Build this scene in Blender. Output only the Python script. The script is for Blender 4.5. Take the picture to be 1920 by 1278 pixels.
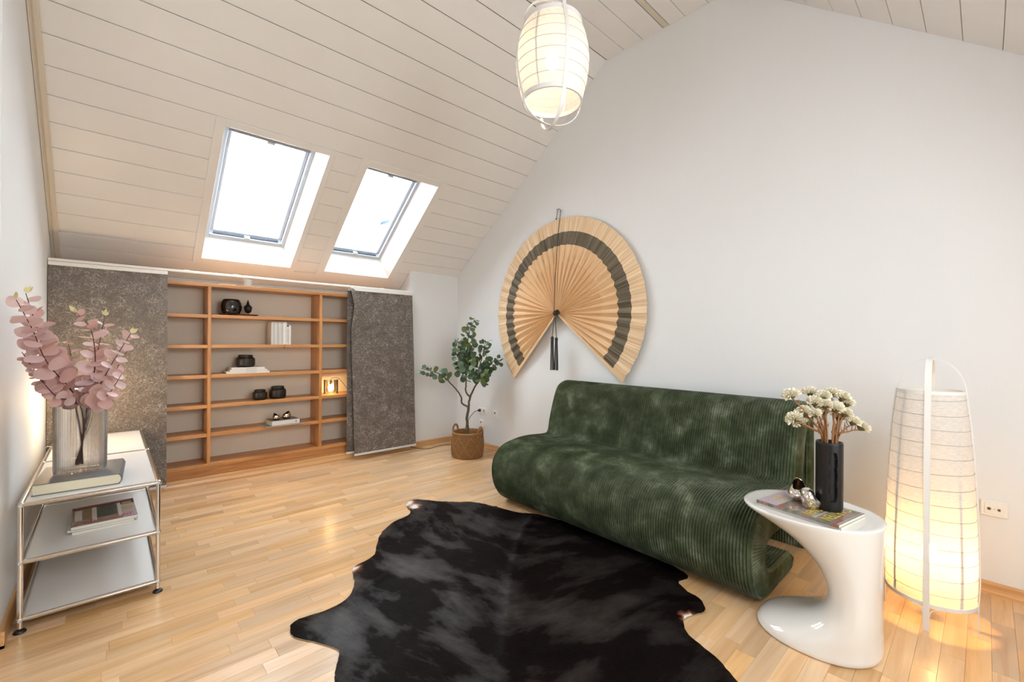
import bpy, bmesh, math, random
from math import sin, cos, pi, radians, sqrt, atan2, hypot
from mathutils import Vector, Matrix
from mathutils.geometry import delaunay_2d_cdt

for o in list(bpy.data.objects):
    bpy.data.objects.remove(o)
SC = bpy.context.scene
COL = SC.collection
random.seed(7)

# ------------------------------------------------------------------ camera
F_PX, YAW, PITCH, ROLL = 819.684, 0.7446, 0.0019, 0.0064
CAM = Vector((-3.2725, -4.5836, 1.25))
fwd = Vector((sin(YAW) * cos(PITCH), cos(YAW) * cos(PITCH), sin(PITCH)))
rt = Vector((cos(YAW), -sin(YAW), 0))
upv = rt.cross(fwd)
r2 = rt * cos(ROLL) + upv * sin(ROLL)
u2 = -rt * sin(ROLL) + upv * cos(ROLL)
cam_d = bpy.data.cameras.new('camera')
cam_d.sensor_width = 36.0
cam_d.sensor_fit = 'HORIZONTAL'
cam_d.lens = 36.0 * F_PX / 1920.0
cam_d.clip_start = 0.02
cam_d.clip_end = 200
cam_o = bpy.data.objects.new('camera', cam_d)
COL.objects.link(cam_o)
M = Matrix((r2, u2, -fwd)).transposed().to_4x4()
M.translation = CAM
cam_o.matrix_world = M
SC.camera = cam_o

# ------------------------------------------------------------------ exposure / colour management
SC.view_settings.view_transform = 'Standard'
SC.view_settings.look = 'None'
SC.view_settings.exposure = 0.58
SC.view_settings.gamma = 1.0
SC.view_settings.use_curve_mapping = False
SC.cycles.use_denoising = True
SC.cycles.max_bounces = 10
SC.cycles.diffuse_bounces = 5
SC.cycles.glossy_bounces = 5
SC.cycles.transmission_bounces = 8
SC.cycles.transparent_max_bounces = 24
SC.cycles.caustics_reflective = False
SC.cycles.caustics_refractive = False
SC.cycles.sample_clamp_indirect = 4.0

# ------------------------------------------------------------------ sky
W = bpy.data.worlds.new('sky')
SC.world = W
W.use_nodes = True
nt = W.node_tree
nt.nodes.clear()
out = nt.nodes.new('ShaderNodeOutputWorld')
bg = nt.nodes.new('ShaderNodeBackground')
tc = nt.nodes.new('ShaderNodeTexCoord')
nz = nt.nodes.new('ShaderNodeTexNoise')
nz.inputs['Scale'].default_value = 3.0
nz.inputs['Detail'].default_value = 5.0
rp = nt.nodes.new('ShaderNodeValToRGB')
rp.color_ramp.elements[0].position = 0.35
rp.color_ramp.elements[0].color = (0.80, 0.90, 0.97, 1)
rp.color_ramp.elements[1].position = 0.62
rp.color_ramp.elements[1].color = (0.97, 0.99, 1.0, 1)
nt.links.new(tc.outputs['Generated'], nz.inputs['Vector'])
nt.links.new(nz.outputs['Fac'], rp.inputs['Fac'])
nt.links.new(rp.outputs['Color'], bg.inputs['Color'])
bg.inputs['Strength'].default_value = 15.0
nt.links.new(bg.outputs['Background'], out.inputs['Surface'])


def area(name, loc, direction, sx, sy, power, color):
    d = bpy.data.lights.new(name, 'AREA')
    d.shape = 'RECTANGLE'
    d.size, d.size_y = sx, sy
    d.energy = power
    d.color = color
    o = bpy.data.objects.new(name, d)
    COL.objects.link(o)
    o.location = loc
    o.rotation_euler = Vector(direction).to_track_quat('-Z', 'Y').to_euler()
    return o


# added soft fill lights behind the camera and in the hall, no windows there
area('fill_light_roof', (-2.3, -5.15, 2.20), (0.0, 0.85, -0.35), 0.8, 1.0, 32, (0.91, 0.965, 1.0))
area('fill_light_roof', (-1.15, -5.15, 2.20), (-0.25, 0.85, -0.35), 0.8, 1.0, 8, (0.91, 0.965, 1.0))
area('fill_light_hall', (-4.75, -3.6, 1.3), (1.0, 0.75, 0.1), 1.6, 1.5, 10, (0.92, 0.97, 1.0))
area('fill_light_front', (-2.2, -5.85, 1.0), (0.05, 1.0, 0.12), 2.2, 0.9, 17, (0.91, 0.965, 1.0))
# the two roof windows in view are lit by the sky alone, without lamps

# ------------------------------------------------------------------ materials
MATS = {}


def _new(name):
    m = bpy.data.materials.new(name)
    m.use_nodes = True
    n = m.node_tree.nodes
    b = n['Principled BSDF']
    return m, m.node_tree, n, b


def mat(name, col, rough=0.5, metal=0.0, spec=0.5, noise=0.0, nscale=20.0, bump=0.0, bscale=200.0, emit=None, estr=0.0,
        coat=0.0, sheen=0.0, stretch=None):
    if name in MATS:
        return MATS[name]
    m, t, n, b = _new(name)
    L = t.links.new
    b.inputs['Base Color'].default_value = (*col, 1)
    b.inputs['Roughness'].default_value = rough
    b.inputs['Metallic'].default_value = metal
    b.inputs['Specular IOR Level'].default_value = spec
    b.inputs['Coat Weight'].default_value = coat
    b.inputs['Sheen Weight'].default_value = sheen
    if emit:
        b.inputs['Emission Color'].default_value = (*emit, 1)
        b.inputs['Emission Strength'].default_value = estr
    vec = None
    if noise or bump:
        c = n.new('ShaderNodeTexCoord')
        mp = n.new('ShaderNodeMapping')
        L(c.outputs['Object'], mp.inputs['Vector'])
        if stretch:
            mp.inputs['Scale'].default_value = stretch
        vec = mp.outputs['Vector']
    if noise:
        z = n.new('ShaderNodeTexNoise')
        z.inputs['Scale'].default_value = nscale
        z.inputs['Detail'].default_value = 6
        L(vec, z.inputs['Vector'])
        mx = n.new('ShaderNodeMix')
        mx.data_type = 'RGBA'
        mx.inputs['A'].default_value = (*[max(0, v * (1 - noise)) for v in col], 1)
        mx.inputs['B'].default_value = (*[min(1, v * (1 + noise)) for v in col], 1)
        L(z.outputs['Fac'], mx.inputs['Factor'])
        L(mx.outputs['Result'], b.inputs['Base Color'])
    if bump:
        z = n.new('ShaderNodeTexNoise')
        z.inputs['Scale'].default_value = bscale
        z.inputs['Detail'].default_value = 3
        L(vec, z.inputs['Vector'])
        bp = n.new('ShaderNodeBump')
        bp.inputs['Strength'].default_value = bump
        bp.inputs['Distance'].default_value = 0.004
        L(z.outputs['Fac'], bp.inputs['Height'])
        L(bp.outputs['Normal'], b.inputs['Normal'])
    MATS[name] = m
    return m


def ramp(n, stops):
    r = n.new('ShaderNodeValToRGB')
    e = r.color_ramp.elements
    while len(e) < len(stops):
        e.new(0.5)
    for k, (p, c) in enumerate(stops):
        e[k].position = p
        e[k].color = (*c, 1)
    return r


def wood(name, dark, mid, light, axis='X', scale=1.0, rough=0.4, tone=None, coat=0.0):
    """grain along one axis; tone: None | 'object' (object colour) | 'attr' (vertex colour 'tone')"""
    m, t, n, b = _new(name)
    L = t.links.new
    g = n.new('ShaderNodeNewGeometry')
    mp = n.new('ShaderNodeMapping')
    st = {'X': (0.6, 9, 9), 'Y': (9, 0.6, 9), 'Z': (9, 9, 0.6)}[axis]
    mp.inputs['Scale'].default_value = [s * scale for s in st]
    vec = g.outputs['Position']
    tonesock = None
    if tone == 'object':
        oi = n.new('ShaderNodeObjectInfo')
        tonesock = oi.outputs['Color']
    elif tone == 'attr':
        at = n.new('ShaderNodeAttribute')
        at.attribute_name = 'tone'
        tonesock = at.outputs['Color']
    if tonesock:
        va = n.new('ShaderNodeVectorMath')
        va.operation = 'MULTIPLY_ADD'
        va.inputs[1].default_value = (13.0, 7.0, 5.0)
        L(tonesock, va.inputs[0])
        L(vec, va.inputs[2])
        vec = va.outputs['Vector']
    L(vec, mp.inputs['Vector'])
    z = n.new('ShaderNodeTexNoise')
    z.inputs['Scale'].default_value = 2.2
    z.inputs['Detail'].default_value = 7
    z.inputs['Roughness'].default_value = 0.6
    z.inputs['Distortion'].default_value = 0.7
    L(mp.outputs['Vector'], z.inputs['Vector'])
    r = ramp(n, [(0.28, dark), (0.5, mid), (0.75, light)])
    L(z.outputs['Fac'], r.inputs['Fac'])
    colr = r.outputs['Color']
    if tonesock:
        sp = n.new('ShaderNodeSeparateColor')
        L(tonesock, sp.inputs['Color'])
        hs = n.new('ShaderNodeHueSaturation')
        mr = n.new('ShaderNodeMapRange')
        mr.inputs['To Min'].default_value = 0.74
        mr.inputs['To Max'].default_value = 1.12
        L(sp.outputs['Red'], mr.inputs['Value'])
        L(mr.outputs['Result'], hs.inputs['Value'])
        mr2 = n.new('ShaderNodeMapRange')
        mr2.inputs['To Min'].default_value = 0.9
        mr2.inputs['To Max'].default_value = 1.12
        L(sp.outputs['Green'], mr2.inputs['Value'])
        L(mr2.outputs['Result'], hs.inputs['Saturation'])
        L(colr, hs.inputs['Color'])
        colr = hs.outputs['Color']
    L(colr, b.inputs['Base Color'])
    b.inputs['Roughness'].default_value = rough
    b.inputs['Coat Weight'].default_value = coat
    b.inputs['Coat Roughness'].default_value = 0.18
    bp = n.new('ShaderNodeBump')
    bp.inputs['Strength'].default_value = 0.08
    bp.inputs['Distance'].default_value = 0.002
    L(z.outputs['Fac'], bp.inputs['Height'])
    L(bp.outputs['Normal'], b.inputs['Normal'])
    MATS[name] = m
    return m


def plaster(name, col, vertical=False):
    m, t, n, b = _new(name)
    L = t.links.new
    g = n.new('ShaderNodeNewGeometry')
    z = n.new('ShaderNodeTexNoise')
    z.inputs['Scale'].default_value = 1.3
    z.inputs['Detail'].default_value = 4
    L(g.outputs['Position'], z.inputs['Vector'])
    mx = n.new('ShaderNodeMix')
    mx.data_type = 'RGBA'
    mx.inputs['A'].default_value = (*[v * 0.965 for v in col], 1)
    mx.inputs['B'].default_value = (*[min(1, v * 1.02) for v in col], 1)
    L(z.outputs['Fac'], mx.inputs['Factor'])
    L(mx.outputs['Result'], b.inputs['Base Color'])
    b.inputs['Roughness'].default_value = 0.75
    b.inputs['Specular IOR Level'].default_value = 0.25
    mp = n.new('ShaderNodeMapping')
    mp.inputs['Scale'].default_value = (190, 190, 18) if vertical else (120, 120, 90)
    L(g.outputs['Position'], mp.inputs['Vector'])
    z2 = n.new('ShaderNodeTexNoise')
    z2.inputs['Scale'].default_value = 1.0
    z2.inputs['Detail'].default_value = 3
    L(mp.outputs['Vector'], z2.inputs['Vector'])
    bp = n.new('ShaderNodeBump')
    bp.inputs['Strength'].default_value = 0.22
    bp.inputs['Distance'].default_value = 0.003
    L(z2.outputs['Fac'], bp.inputs['Height'])
    L(bp.outputs['Normal'], b.inputs['Normal'])
    MATS[name] = m
    return m


def fabric_shade(name, col, trans=0.3, weave=700):
    """woven lamp shade cloth: diffuse + translucent, with pin holes between the threads"""
    m, t, n, b = _new(name)
    L = t.links.new
    n.remove(b)
    o = n['Material Output']
    df = n.new('ShaderNodeBsdfDiffuse')
    tl = n.new('ShaderNodeBsdfTranslucent')
    tp = n.new('ShaderNodeBsdfTransparent')
    g = n.new('ShaderNodeNewGeometry')
    mp = n.new('ShaderNodeMapping')
    mp.inputs['Scale'].default_value = (60, 60, 420)
    L(g.outputs['Position'], mp.inputs['Vector'])
    z = n.new('ShaderNodeTexNoise')
    z.inputs['Scale'].default_value = 1.0
    z.inputs['Detail'].default_value = 4
    L(mp.outputs['Vector'], z.inputs['Vector'])
    r = ramp(n, [(0.3, [v * 0.92 for v in col]), (0.62, col)])
    L(z.outputs['Fac'], r.inputs['Fac'])
    L(r.outputs['Color'], df.inputs['Color'])
    L(r.outputs['Color'], tl.inputs['Color'])
    m1 = n.new('ShaderNodeMixShader')
    m1.inputs['Fac'].default_value = 0.40
    L(df.outputs['BSDF'], m1.inputs[1])
    L(tl.outputs['BSDF'], m1.inputs[2])
    m2 = n.new('ShaderNodeMixShader')
    mr = n.new('ShaderNodeMapRange')
    mr.inputs['From Min'].default_value = 0.35
    mr.inputs['From Max'].default_value = 0.65
    mr.inputs['To Min'].default_value = trans * 1.2
    mr.inputs['To Max'].default_value = trans * 0.8
    L(z.outputs['Fac'], mr.inputs['Value'])
    L(mr.outputs['Result'], m2.inputs['Fac'])
    L(m1.outputs['Shader'], m2.inputs[1])
    L(tp.outputs['BSDF'], m2.inputs[2])
    L(m2.outputs['Shader'], o.inputs['Surface'])
    MATS[name] = m
    return m


def thin_glass(name, tint=(1, 1, 1), refl=0.06):
    m, t, n, b = _new(name)
    L = t.links.new
    n.remove(b)
    o = n['Material Output']
    tp = n.new('ShaderNodeBsdfTransparent')
    tp.inputs['Color'].default_value = (*tint, 1)
    gl = n.new('ShaderNodeBsdfGlossy')
    gl.inputs['Roughness'].default_value = 0.02
    mx = n.new('ShaderNodeMixShader')
    lw = n.new('ShaderNodeLayerWeight')
    lw.inputs['Blend'].default_value = 0.25
    mr = n.new('ShaderNodeMapRange')
    mr.inputs['To Min'].default_value = refl * 0.5
    mr.inputs['To Max'].default_value = min(1, refl * 6)
    L(lw.outputs['Fresnel'], mr.inputs['Value'])
    L(mr.outputs['Result'], mx.inputs['Fac'])
    L(tp.outputs['BSDF'], mx.inputs[1])
    L(gl.outputs['BSDF'], mx.inputs[2])
    L(mx.outputs['Shader'], o.inputs['Surface'])
    MATS[name] = m
    return m


def emitter(name, col, strength):
    m, t, n, b = _new(name)
    n.remove(b)
    e = n.new('ShaderNodeEmission')
    e.inputs['Color'].default_value = (*col, 1)
    e.inputs['Strength'].default_value = strength
    t.links.new(e.outputs['Emission'], n['Material Output'].inputs['Surface'])
    MATS[name] = m
    return m


# ------------------------------------------------------------------ mesh helpers (all coordinates are world coordinates)
class MB:
    def __init__(s):
        s.v, s.f, s.m, s.uv = [], [], [], {}

    def add(s, vs, fs, mi=0):
        b = len(s.v)
        s.v += [Vector(p) for p in vs]
        for f in fs:
            s.f.append([b + i for i in f])
            s.m.append(mi)
        return b

    def box(s, x0, x1, y0, y1, z0, z1, mi=0):
        s.add([(x0, y0, z0), (x1, y0, z0), (x1, y1, z0), (x0, y1, z0), (x0, y0, z1), (x1, y0, z1), (x1, y1, z1), (x0, y1, z1)],
              [(0, 3, 2, 1), (4, 5, 6, 7), (0, 1, 5, 4), (1, 2, 6, 5), (2, 3, 7, 6), (3, 0, 4, 7)], mi)
        return s

    def cbox(s, x0, x1, y0, y1, z0, z1, c=0.003, mi=0, T=None):
        """chamfered box; T optional Matrix"""
        c = min(c, (x1 - x0) * .45, (y1 - y0) * .45, (z1 - z0) * .45)
        cx, cy, cz = (x0 + x1) / 2, (y0 + y1) / 2, (z0 + z1) / 2
        hx, hy, hz = (x1 - x0) / 2, (y1 - y0) / 2, (z1 - z0) / 2
        vs, idx = [], {}
        for a in (-1, 1):
            for b in (-1, 1):
                for d in (-1, 1):
                    for k in range(3):
                        p = [a * (hx - (c if k != 0 else 0)), b * (hy - (c if k != 1 else 0)), d * (hz - (c if k != 2 else 0))]
                        idx[(a, b, d, k)] = len(vs)
                        q = Vector((cx + p[0], cy + p[1], cz + p[2]))
                        vs.append(T @ q if T else q)
        I = lambda a, b, d, k: idx[(a, b, d, k)]
        fs = []
        sq = [(-1, -1), (1, -1), (1, 1), (-1, 1)]
        for e in (-1, 1):
            for k in range(3):
                f = []
                for p, q in sq:
                    t = [0, 0, 0]
                    t[k] = e
                    t[(k + 1) % 3] = p
                    t[(k + 2) % 3] = q
                    f.append(I(*t, k))
                fs.append(f if e > 0 else f[::-1])
        for k in range(3):       # edges along axis k
            i, j = (k + 1) % 3, (k + 2) % 3
            for p in (-1, 1):
                for q in (-1, 1):
                    def V(e, face):
                        t = [0, 0, 0]
                        t[k], t[i], t[j] = e, p, q
                        return I(*t, face)
                    f = [V(-1, i), V(1, i), V(1, j), V(-1, j)]
                    fs.append(f if p * q < 0 else f[::-1])
        for a in (-1, 1):
            for b in (-1, 1):
                for d in (-1, 1):
                    f = [I(a, b, d, 0), I(a, b, d, 1), I(a, b, d, 2)]
                    fs.append(f if a * b * d > 0 else f[::-1])
        s.add(vs, fs, mi)
        return s

    def loft(s, rings, close=True, cap=True, mi=0, capm=None):
        n = len(rings[0])
        b = len(s.v)
        for r in rings:
            s.v += [Vector(p) for p in r]
        for i in range(len(rings) - 1):
            for j in range(n if close else n - 1):
                k = (j + 1) % n
                s.f.append([b + i * n + j, b + i * n + k, b + (i + 1) * n + k, b + (i + 1) * n + j])
                s.m.append(mi)
        if cap:
            s.f.append([b + j for j in range(n)][::-1])
            s.m.append(mi if capm is None else capm)
            s.f.append([b + (len(rings) - 1) * n + j for j in range(n)])
            s.m.append(mi if capm is None else capm)
        return s

    def tube(s, pts, r, seg=8, mi=0, closed=False, cap=True):
        pts = [Vector(p) for p in pts]
        n = len(pts)
        rr = r if isinstance(r, (list, tuple)) else [r] * n
        rings = []
        prev = None
        for i, p in enumerate(pts):
            if closed:
                t = pts[(i + 1) % n] - pts[i - 1]
            else:
                t = pts[min(i + 1, n - 1)] - pts[max(i - 1, 0)]
            if t.length < 1e-9:
                t = Vector((0, 0, 1))
            t.normalize()
            if prev is None:
                a = Vector((0, 0, 1)) if abs(t.z) < 0.9 else Vector((1, 0, 0))
                u = (a - t * a.dot(t)).normalized()
            else:
                u = prev - t * prev.dot(t)
                u = u.normalized() if u.length > 1e-6 else t.orthogonal().normalized()
            prev = u
            w = t.cross(u)
            rings.append([p + (u * cos(2 * pi * k / seg) + w * sin(2 * pi * k / seg)) * rr[i] for k in range(seg)])
        if closed:
            rings.append(rings[0])
        s.loft(rings, True, cap and not closed, mi)
        return s

    def lathe(s, prof, c=(0, 0, 0), seg=24, mi=0, cap=True, sx=1.0, sy=1.0, rot=0.0, fn=None):
        rings = []
        for (r, z) in prof:
            ring = []
            for k in range(seg):
                a = 2 * pi * k / seg
                q = fn(r, z, a) if fn else r
                x, y = q * cos(a) * sx, q * sin(a) * sy
                ring.append((c[0] + x * cos(rot) - y * sin(rot), c[1] + x * sin(rot) + y * cos(rot), c[2] + z))
            rings.append(ring)
        s.loft(rings, True, cap, mi)
        return s

    def strip(s, a, b, th, mi=0):
        """flat band between two polylines with thickness th along given normals list"""
        return s

    def build(s, name, ma, parent=None, smooth=35, origin=None, share=None):
        me = bpy.data.meshes.new(name)
        base = Vector((0, 0, 0))
        if parent is not None:
            q = parent
            while q is not None:
                base += Vector(q.location)
                q = q.parent
        elif origin is not None:
            base = Vector(origin)
        me.from_pydata([tuple(p - base) for p in s.v], [], s.f)
        ms = ma if isinstance(ma, (list, tuple)) else [ma]
        for q in ms:
            me.materials.append(q)
        if len(ms) > 1:
            me.polygons.foreach_set('material_index', s.m)
        bm = bmesh.new()
        bm.from_mesh(me)
        bmesh.ops.recalc_face_normals(bm, faces=bm.faces)
        bm.to_mesh(me)
        bm.free()
        if smooth:
            me.polygons.foreach_set('use_smooth', [True] * len(me.polygons))
            me.set_sharp_from_angle(angle=radians(smooth))
        o = bpy.data.objects.new(name, me)
        COL.objects.link(o)
        if parent is not None:
            o.parent = parent
        elif origin is not None:
            o.location = base
        return o


def thing(name, label, cat, loc, group=None):
    o = bpy.data.objects.new(name, None)
    o.empty_display_size = 0.05
    COL.objects.link(o)
    o.location = loc
    return tag(o, label, cat, group)


def tag(o, label, cat, group=None):
    o['label'] = label
    o['category'] = cat
    if group:
        o['group'] = group
    return o


def struct(o):
    o['kind'] = 'structure'
    return o


def text_part(name, body, size, ma, parent, Mx, shear=0.0, extrude=0.0, sx=1.0):
    """flat print: lettering laid on a surface; Mx world matrix of its baseline origin"""
    cu = bpy.data.curves.new(name, 'FONT')
    cu.body = body
    cu.size = size
    cu.shear = shear
    cu.extrude = extrude
    tmp = bpy.data.objects.new('tmp_text', cu)
    COL.objects.link(tmp)
    bpy.context.view_layer.update()
    dg = bpy.context.evaluated_depsgraph_get()
    me = bpy.data.meshes.new_from_object(tmp.evaluated_get(dg))
    bpy.data.objects.remove(tmp)
    me.transform(Matrix.Diagonal((sx, 1, 1, 1)))
    me.transform(Mx)
    base = Vector((0, 0, 0))
    q = parent
    while q is not None:
        base += Vector(q.location)
        q = q.parent
    me.transform(Matrix.Translation(-base))
    me.materials.clear()
    me.materials.append(ma)
    o = bpy.data.objects.new(name, me)
    COL.objects.link(o)
    o.parent = parent
    return o


def catmull(P, n=8, closed=False):
    P = [Vector(p) for p in P]
    o = []
    N = len(P)
    rng = N if closed else N - 1
    for i in range(rng):
        g = lambda k: P[k % N] if closed else P[min(max(k, 0), N - 1)]
        p0, p1, p2, p3 = g(i - 1), g(i), g(i + 1), g(i + 2)
        for k in range(n):
            t = k / n
            o.append(0.5 * ((2 * p1) + (-p0 + p2) * t + (2 * p0 - 5 * p1 + 4 * p2 - p3) * t * t + (-p0 + 3 * p1 - 3 * p2 + p3) * t ** 3))
    if not closed:
        o.append(P[-1])
    return o


# ------------------------------------------------------------------ shared materials
M_WALL = plaster('wall_plaster', (0.80, 0.812, 0.82), True)
M_WALLW = plaster('wall_paint', (0.82, 0.83, 0.835))
M_CEIL = mat('ceiling_paint', (0.825, 0.805, 0.775), rough=0.34, spec=0.4, noise=0.03, nscale=6)
M_GAP = mat('ceiling_gap_dark', (0.05, 0.04, 0.03), rough=0.9)
M_TRIMC = mat('ceiling_trim_paint', (0.66, 0.59, 0.48), rough=0.4)
M_WHITE = mat('white_paint', (0.86, 0.86, 0.85), rough=0.35)
M_SASH = mat('window_lacquer', (0.52, 0.57, 0.63), rough=0.3)
M_ALU = mat('grey_aluminium', (0.30, 0.33, 0.38), rough=0.4, metal=0.6)
M_GASKET = mat('rubber_gasket', (0.06, 0.08, 0.11), rough=0.6)
M_GLASS = thin_glass('pane_glass', (0.97, 0.985, 1.0))
M_SKIRT = wood('skirting_beech', (0.52, 0.27, 0.10), (0.62, 0.35, 0.15), (0.70, 0.42, 0.20), 'X', 1.0, 0.35, coat=0.2)
M_SKIRTY = wood('skirting_beech_side', (0.52, 0.27, 0.10), (0.62, 0.35, 0.15), (0.70, 0.42, 0.20), 'Y', 1.0, 0.35, coat=0.2)
M_FLOOR = wood('parquet_maple', (0.58, 0.335, 0.155), (0.72, 0.465, 0.250), (0.81, 0.585, 0.36), 'X', 1.0, 0.30, tone='object', coat=0.35)
M_FLOORS = wood('parquet_maple_field', (0.58, 0.335, 0.155), (0.72, 0.465, 0.250), (0.81, 0.585, 0.36), 'X', 1.0, 0.30, tone='attr', coat=0.35)
M_SUB = mat('subfloor_dark', (0.16, 0.08, 0.03), rough=0.9)
M_OAKX = wood('oak_shelf', (0.39, 0.165, 0.048), (0.52, 0.24, 0.075), (0.62, 0.315, 0.115), 'X', 1.3, 0.38)
M_OAKZ = wood('oak_upright', (0.39, 0.165, 0.048), (0.52, 0.24, 0.075), (0.62, 0.315, 0.115), 'Z', 1.3, 0.38)
M_CHROME = mat('chrome', (0.80, 0.78, 0.75), rough=0.10, metal=1.0)
M_BLACK = mat('black_plastic', (0.012, 0.012, 0.013), rough=0.45)
M_CORD = mat('black_cord', (0.012, 0.012, 0.012), rough=0.6)
M_PANELW = mat('white_sheet_steel', (0.80, 0.80, 0.79), rough=0.22, spec=0.5)
M_SOCKET = mat('socket_plastic', (0.86, 0.85, 0.80), rough=0.3)
M_DARKHOLE = mat('socket_hole_dark', (0.05, 0.045, 0.04), rough=0.6)
M_PAPER = mat('page_paper', (0.74, 0.70, 0.60), rough=0.8, noise=0.06, nscale=3, stretch=(2, 2, 400))

# ================================================================== ROOM SHELL
TH, BW, Y0, Z0 = 0.6458, 0.1811, -0.0964, 2.1488      # steep roof slope, board width, first joint
CT, ST = cos(TH), sin(TH)
YB, ZB = Y0 - 15 * BW * CT, Z0 + 15 * BW * ST           # bend to flat ceiling
YF = YB - 6 * BW                                         # flat ceiling ends
TR = 0.6928
CR, SR = cos(TR), sin(TR)
XL = -3.598
YCOR = -1.88
YEND = -6.0
XH = -5.0


def PS(u, s, n=0.0):   # steep slope
    return Vector((u, Y0 - s * CT + n * ST, Z0 + s * ST + n * CT))


def PFl(u, s, n=0.0):
    return Vector((u, YB - s, ZB + n))


def PR(u, s, n=0.0):   # opposite pitch
    return Vector((u, YF - s * CR - n * SR, ZB - s * SR + n * CR))


def pbox(mb, P, u0, u1, s0, s1, n0, n1, c=0.0, mi=0):
    """box laid in a slope; chamfered room-side edges when c > 0"""
    if c:
        lo = [P(u0 + c, s0 + c, n0), P(u1 - c, s0 + c, n0), P(u1 - c, s1 - c, n0), P(u0 + c, s1 - c, n0)]
        mid = [P(u0, s0, n0 + c), P(u1, s0, n0 + c), P(u1, s1, n0 + c), P(u0, s1, n0 + c)]
        hi = [P(u0, s0, n1), P(u1, s0, n1), P(u1, s1, n1), P(u0, s1, n1)]
        mb.loft([lo, mid, hi], True, True, mi)
    else:
        mb.loft([[P(u0, s0, n0), P(u1, s0, n0), P(u1, s1, n0), P(u0, s1, n0)],
                 [P(u0, s0, n1), P(u1, s0, n1), P(u1, s1, n1), P(u0, s1, n1)]], True, True, mi)


# skylights: opening (u0,u1,s0,s1) casing outer
SKY = [dict(o=(-2.738, -1.905, -0.335, 1.088), i=(-2.677, -1.950, -0.279, 1.034), f=(-2.655, -2.008, -0.166, 0.978)),
       dict(o=(-1.690, -0.830, -0.338, 1.098), i=(-1.622, -0.902, -0.275, 1.036), f=(-1.602, -1.004, -0.158, 0.984))]
SMIN = -0.80
SR_END = (YF - YEND) / CR + 0.1

GAPW = 0.0042
GB = 0.010
ceil = MB()
# backing deck (with holes at the roof windows)
for P, u0, u1, s0, s1 in (
        (PS, XH, -2.70, SMIN, 15 * BW + 0.05), (PS, -1.93, -1.65, SMIN, 15 * BW + 0.05), (PS, -0.88, 0.12, SMIN, 15 * BW + 0.05),
        (PS, -2.70, -1.93, 1.06, 15 * BW + 0.05), (PS, -1.65, -0.88, 1.06, 15 * BW + 0.05),
        (PS, -2.70, -1.93, SMIN, -0.305), (PS, -1.65, -0.88, SMIN, -0.305),
        (PFl, XH, 0.12, -0.02, 6 * BW + 0.02),
        (PR, XH, 0.12, 0, SR_END)):
    pbox(ceil, P, u0, u1, s0, s1, GB, GB + 0.06)
ceil_o = struct(ceil.build('ceiling', M_GAP, smooth=0))


def board(P, u0, u1, s0, s1):
    mb = MB()
    pbox(mb, P, u0, u1, s0 + GAPW / 2, s1 - GAPW / 2, 0.0, GB, 0.002)
    return mb.build('ceiling_board', M_CEIL, ceil_o, smooth=0)


for k in range(-4, 15):
    s0, s1 = k * BW, (k + 1) * BW
    ul = XL - 0.005 if k < 12 else XH + 0.02
    if k <= -3:
        ul, ur = XL - 0.005, -0.005 if False else -0.672
        if k == -4:
            continue
        board(PS, ul, ur, s0, s1 + 0.030)
    elif k < 6:
        if k == -2:
            s0 += 0.030
        ur = 0.0 if k > -1 else (-0.672 if k < -1 else 0.0)
        board(PS, ul, SKY[0]['o'][0] + 0.03, s0, s1)
        board(PS, SKY[0]['o'][1] - 0.03, SKY[1]['o'][0] + 0.03, s0, s1)
        board(PS, SKY[1]['o'][1] - 0.03, ur, s0, s1)
    else:
        board(PS, ul, 0.0, s0, s1)
board(PS, XL - 0.005, -0.672, -4 * BW, -3 * BW)
for k in range(6):
    s0 = k * BW
    if k == 3:
        board(PFl, XH + .02, 0.0, s0 + 0.052, s0 + BW)
        tb = MB()
        pbox(tb, PFl, XH + .02, 0.0, s0 + 0.004, s0 + 0.048, 0.004, GB)
        tb.build('trim_batten', M_TRIMC, ceil_o, smooth=0)
    else:
        board(PFl, XH + .02, 0.0, s0, s0 + BW)
off = 0.036
board(PR, XH + .02, 0.0, 0.0, off)
k = 0
while off + (k + 1) * BW < SR_END:
    s0, s1 = off + k * BW, off + (k + 1) * BW
    board(PR, XH + .02, 0.0, s0, s1)
    k += 1
# cove trim between left wall and slope
tr = MB()
prof = [(0.0, 0.0), (0.028, 0.0), (0.040, 0.007), (0.045, 0.0), (0.045, -0.014), (0.036, -0.018), (0.022, -0.018), (0.012, -0.010), (0.004, -0.020), (0.0, -0.020)]
rings = []
for s in (-0.62, 2.24):
    rings.append([PS(XL + 0.002 + a, s, -0.0005 + (b if b < 0 else 0)) for a, b in prof])
tr.loft(rings, True, True)
struct(tr.build('trim_1', M_TRIMC, smooth=0))

# ---- floor
fl = MB()
fl.box(XH, 0.0, YEND, 0.45, -0.06, -0.012)
floor_o = struct(fl.build('floor', M_SUB, smooth=0))
SW = 0.0708
LENS = [0.30, 0.37, 0.44, 0.52]
gp = 0.00025


def block_verts(Lx):
    x0, x1, y0, y1, e = gp, Lx - gp, gp, SW - gp, 0.0006
    vs = [(x0, y0, -0.011), (x1, y0, -0.011), (x1, y1, -0.011), (x0, y1, -0.011), (x0, y0, -e), (x1, y0, -e), (x1, y1, -e), (x0, y1, -e),
          (x0 + e, y0 + e, 0), (x1 - e, y0 + e, 0), (x1 - e, y1 - e, 0), (x0 + e, y1 - e, 0)]
    fs = [(0, 3, 2, 1), (8, 9, 10, 11)]
    for i in range(4):
        j = (i + 1) % 4
        fs.append((i, j, 4 + j, 4 + i))
        fs.append((4 + i, 4 + j, 8 + j, 8 + i))
    return vs, fs


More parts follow.
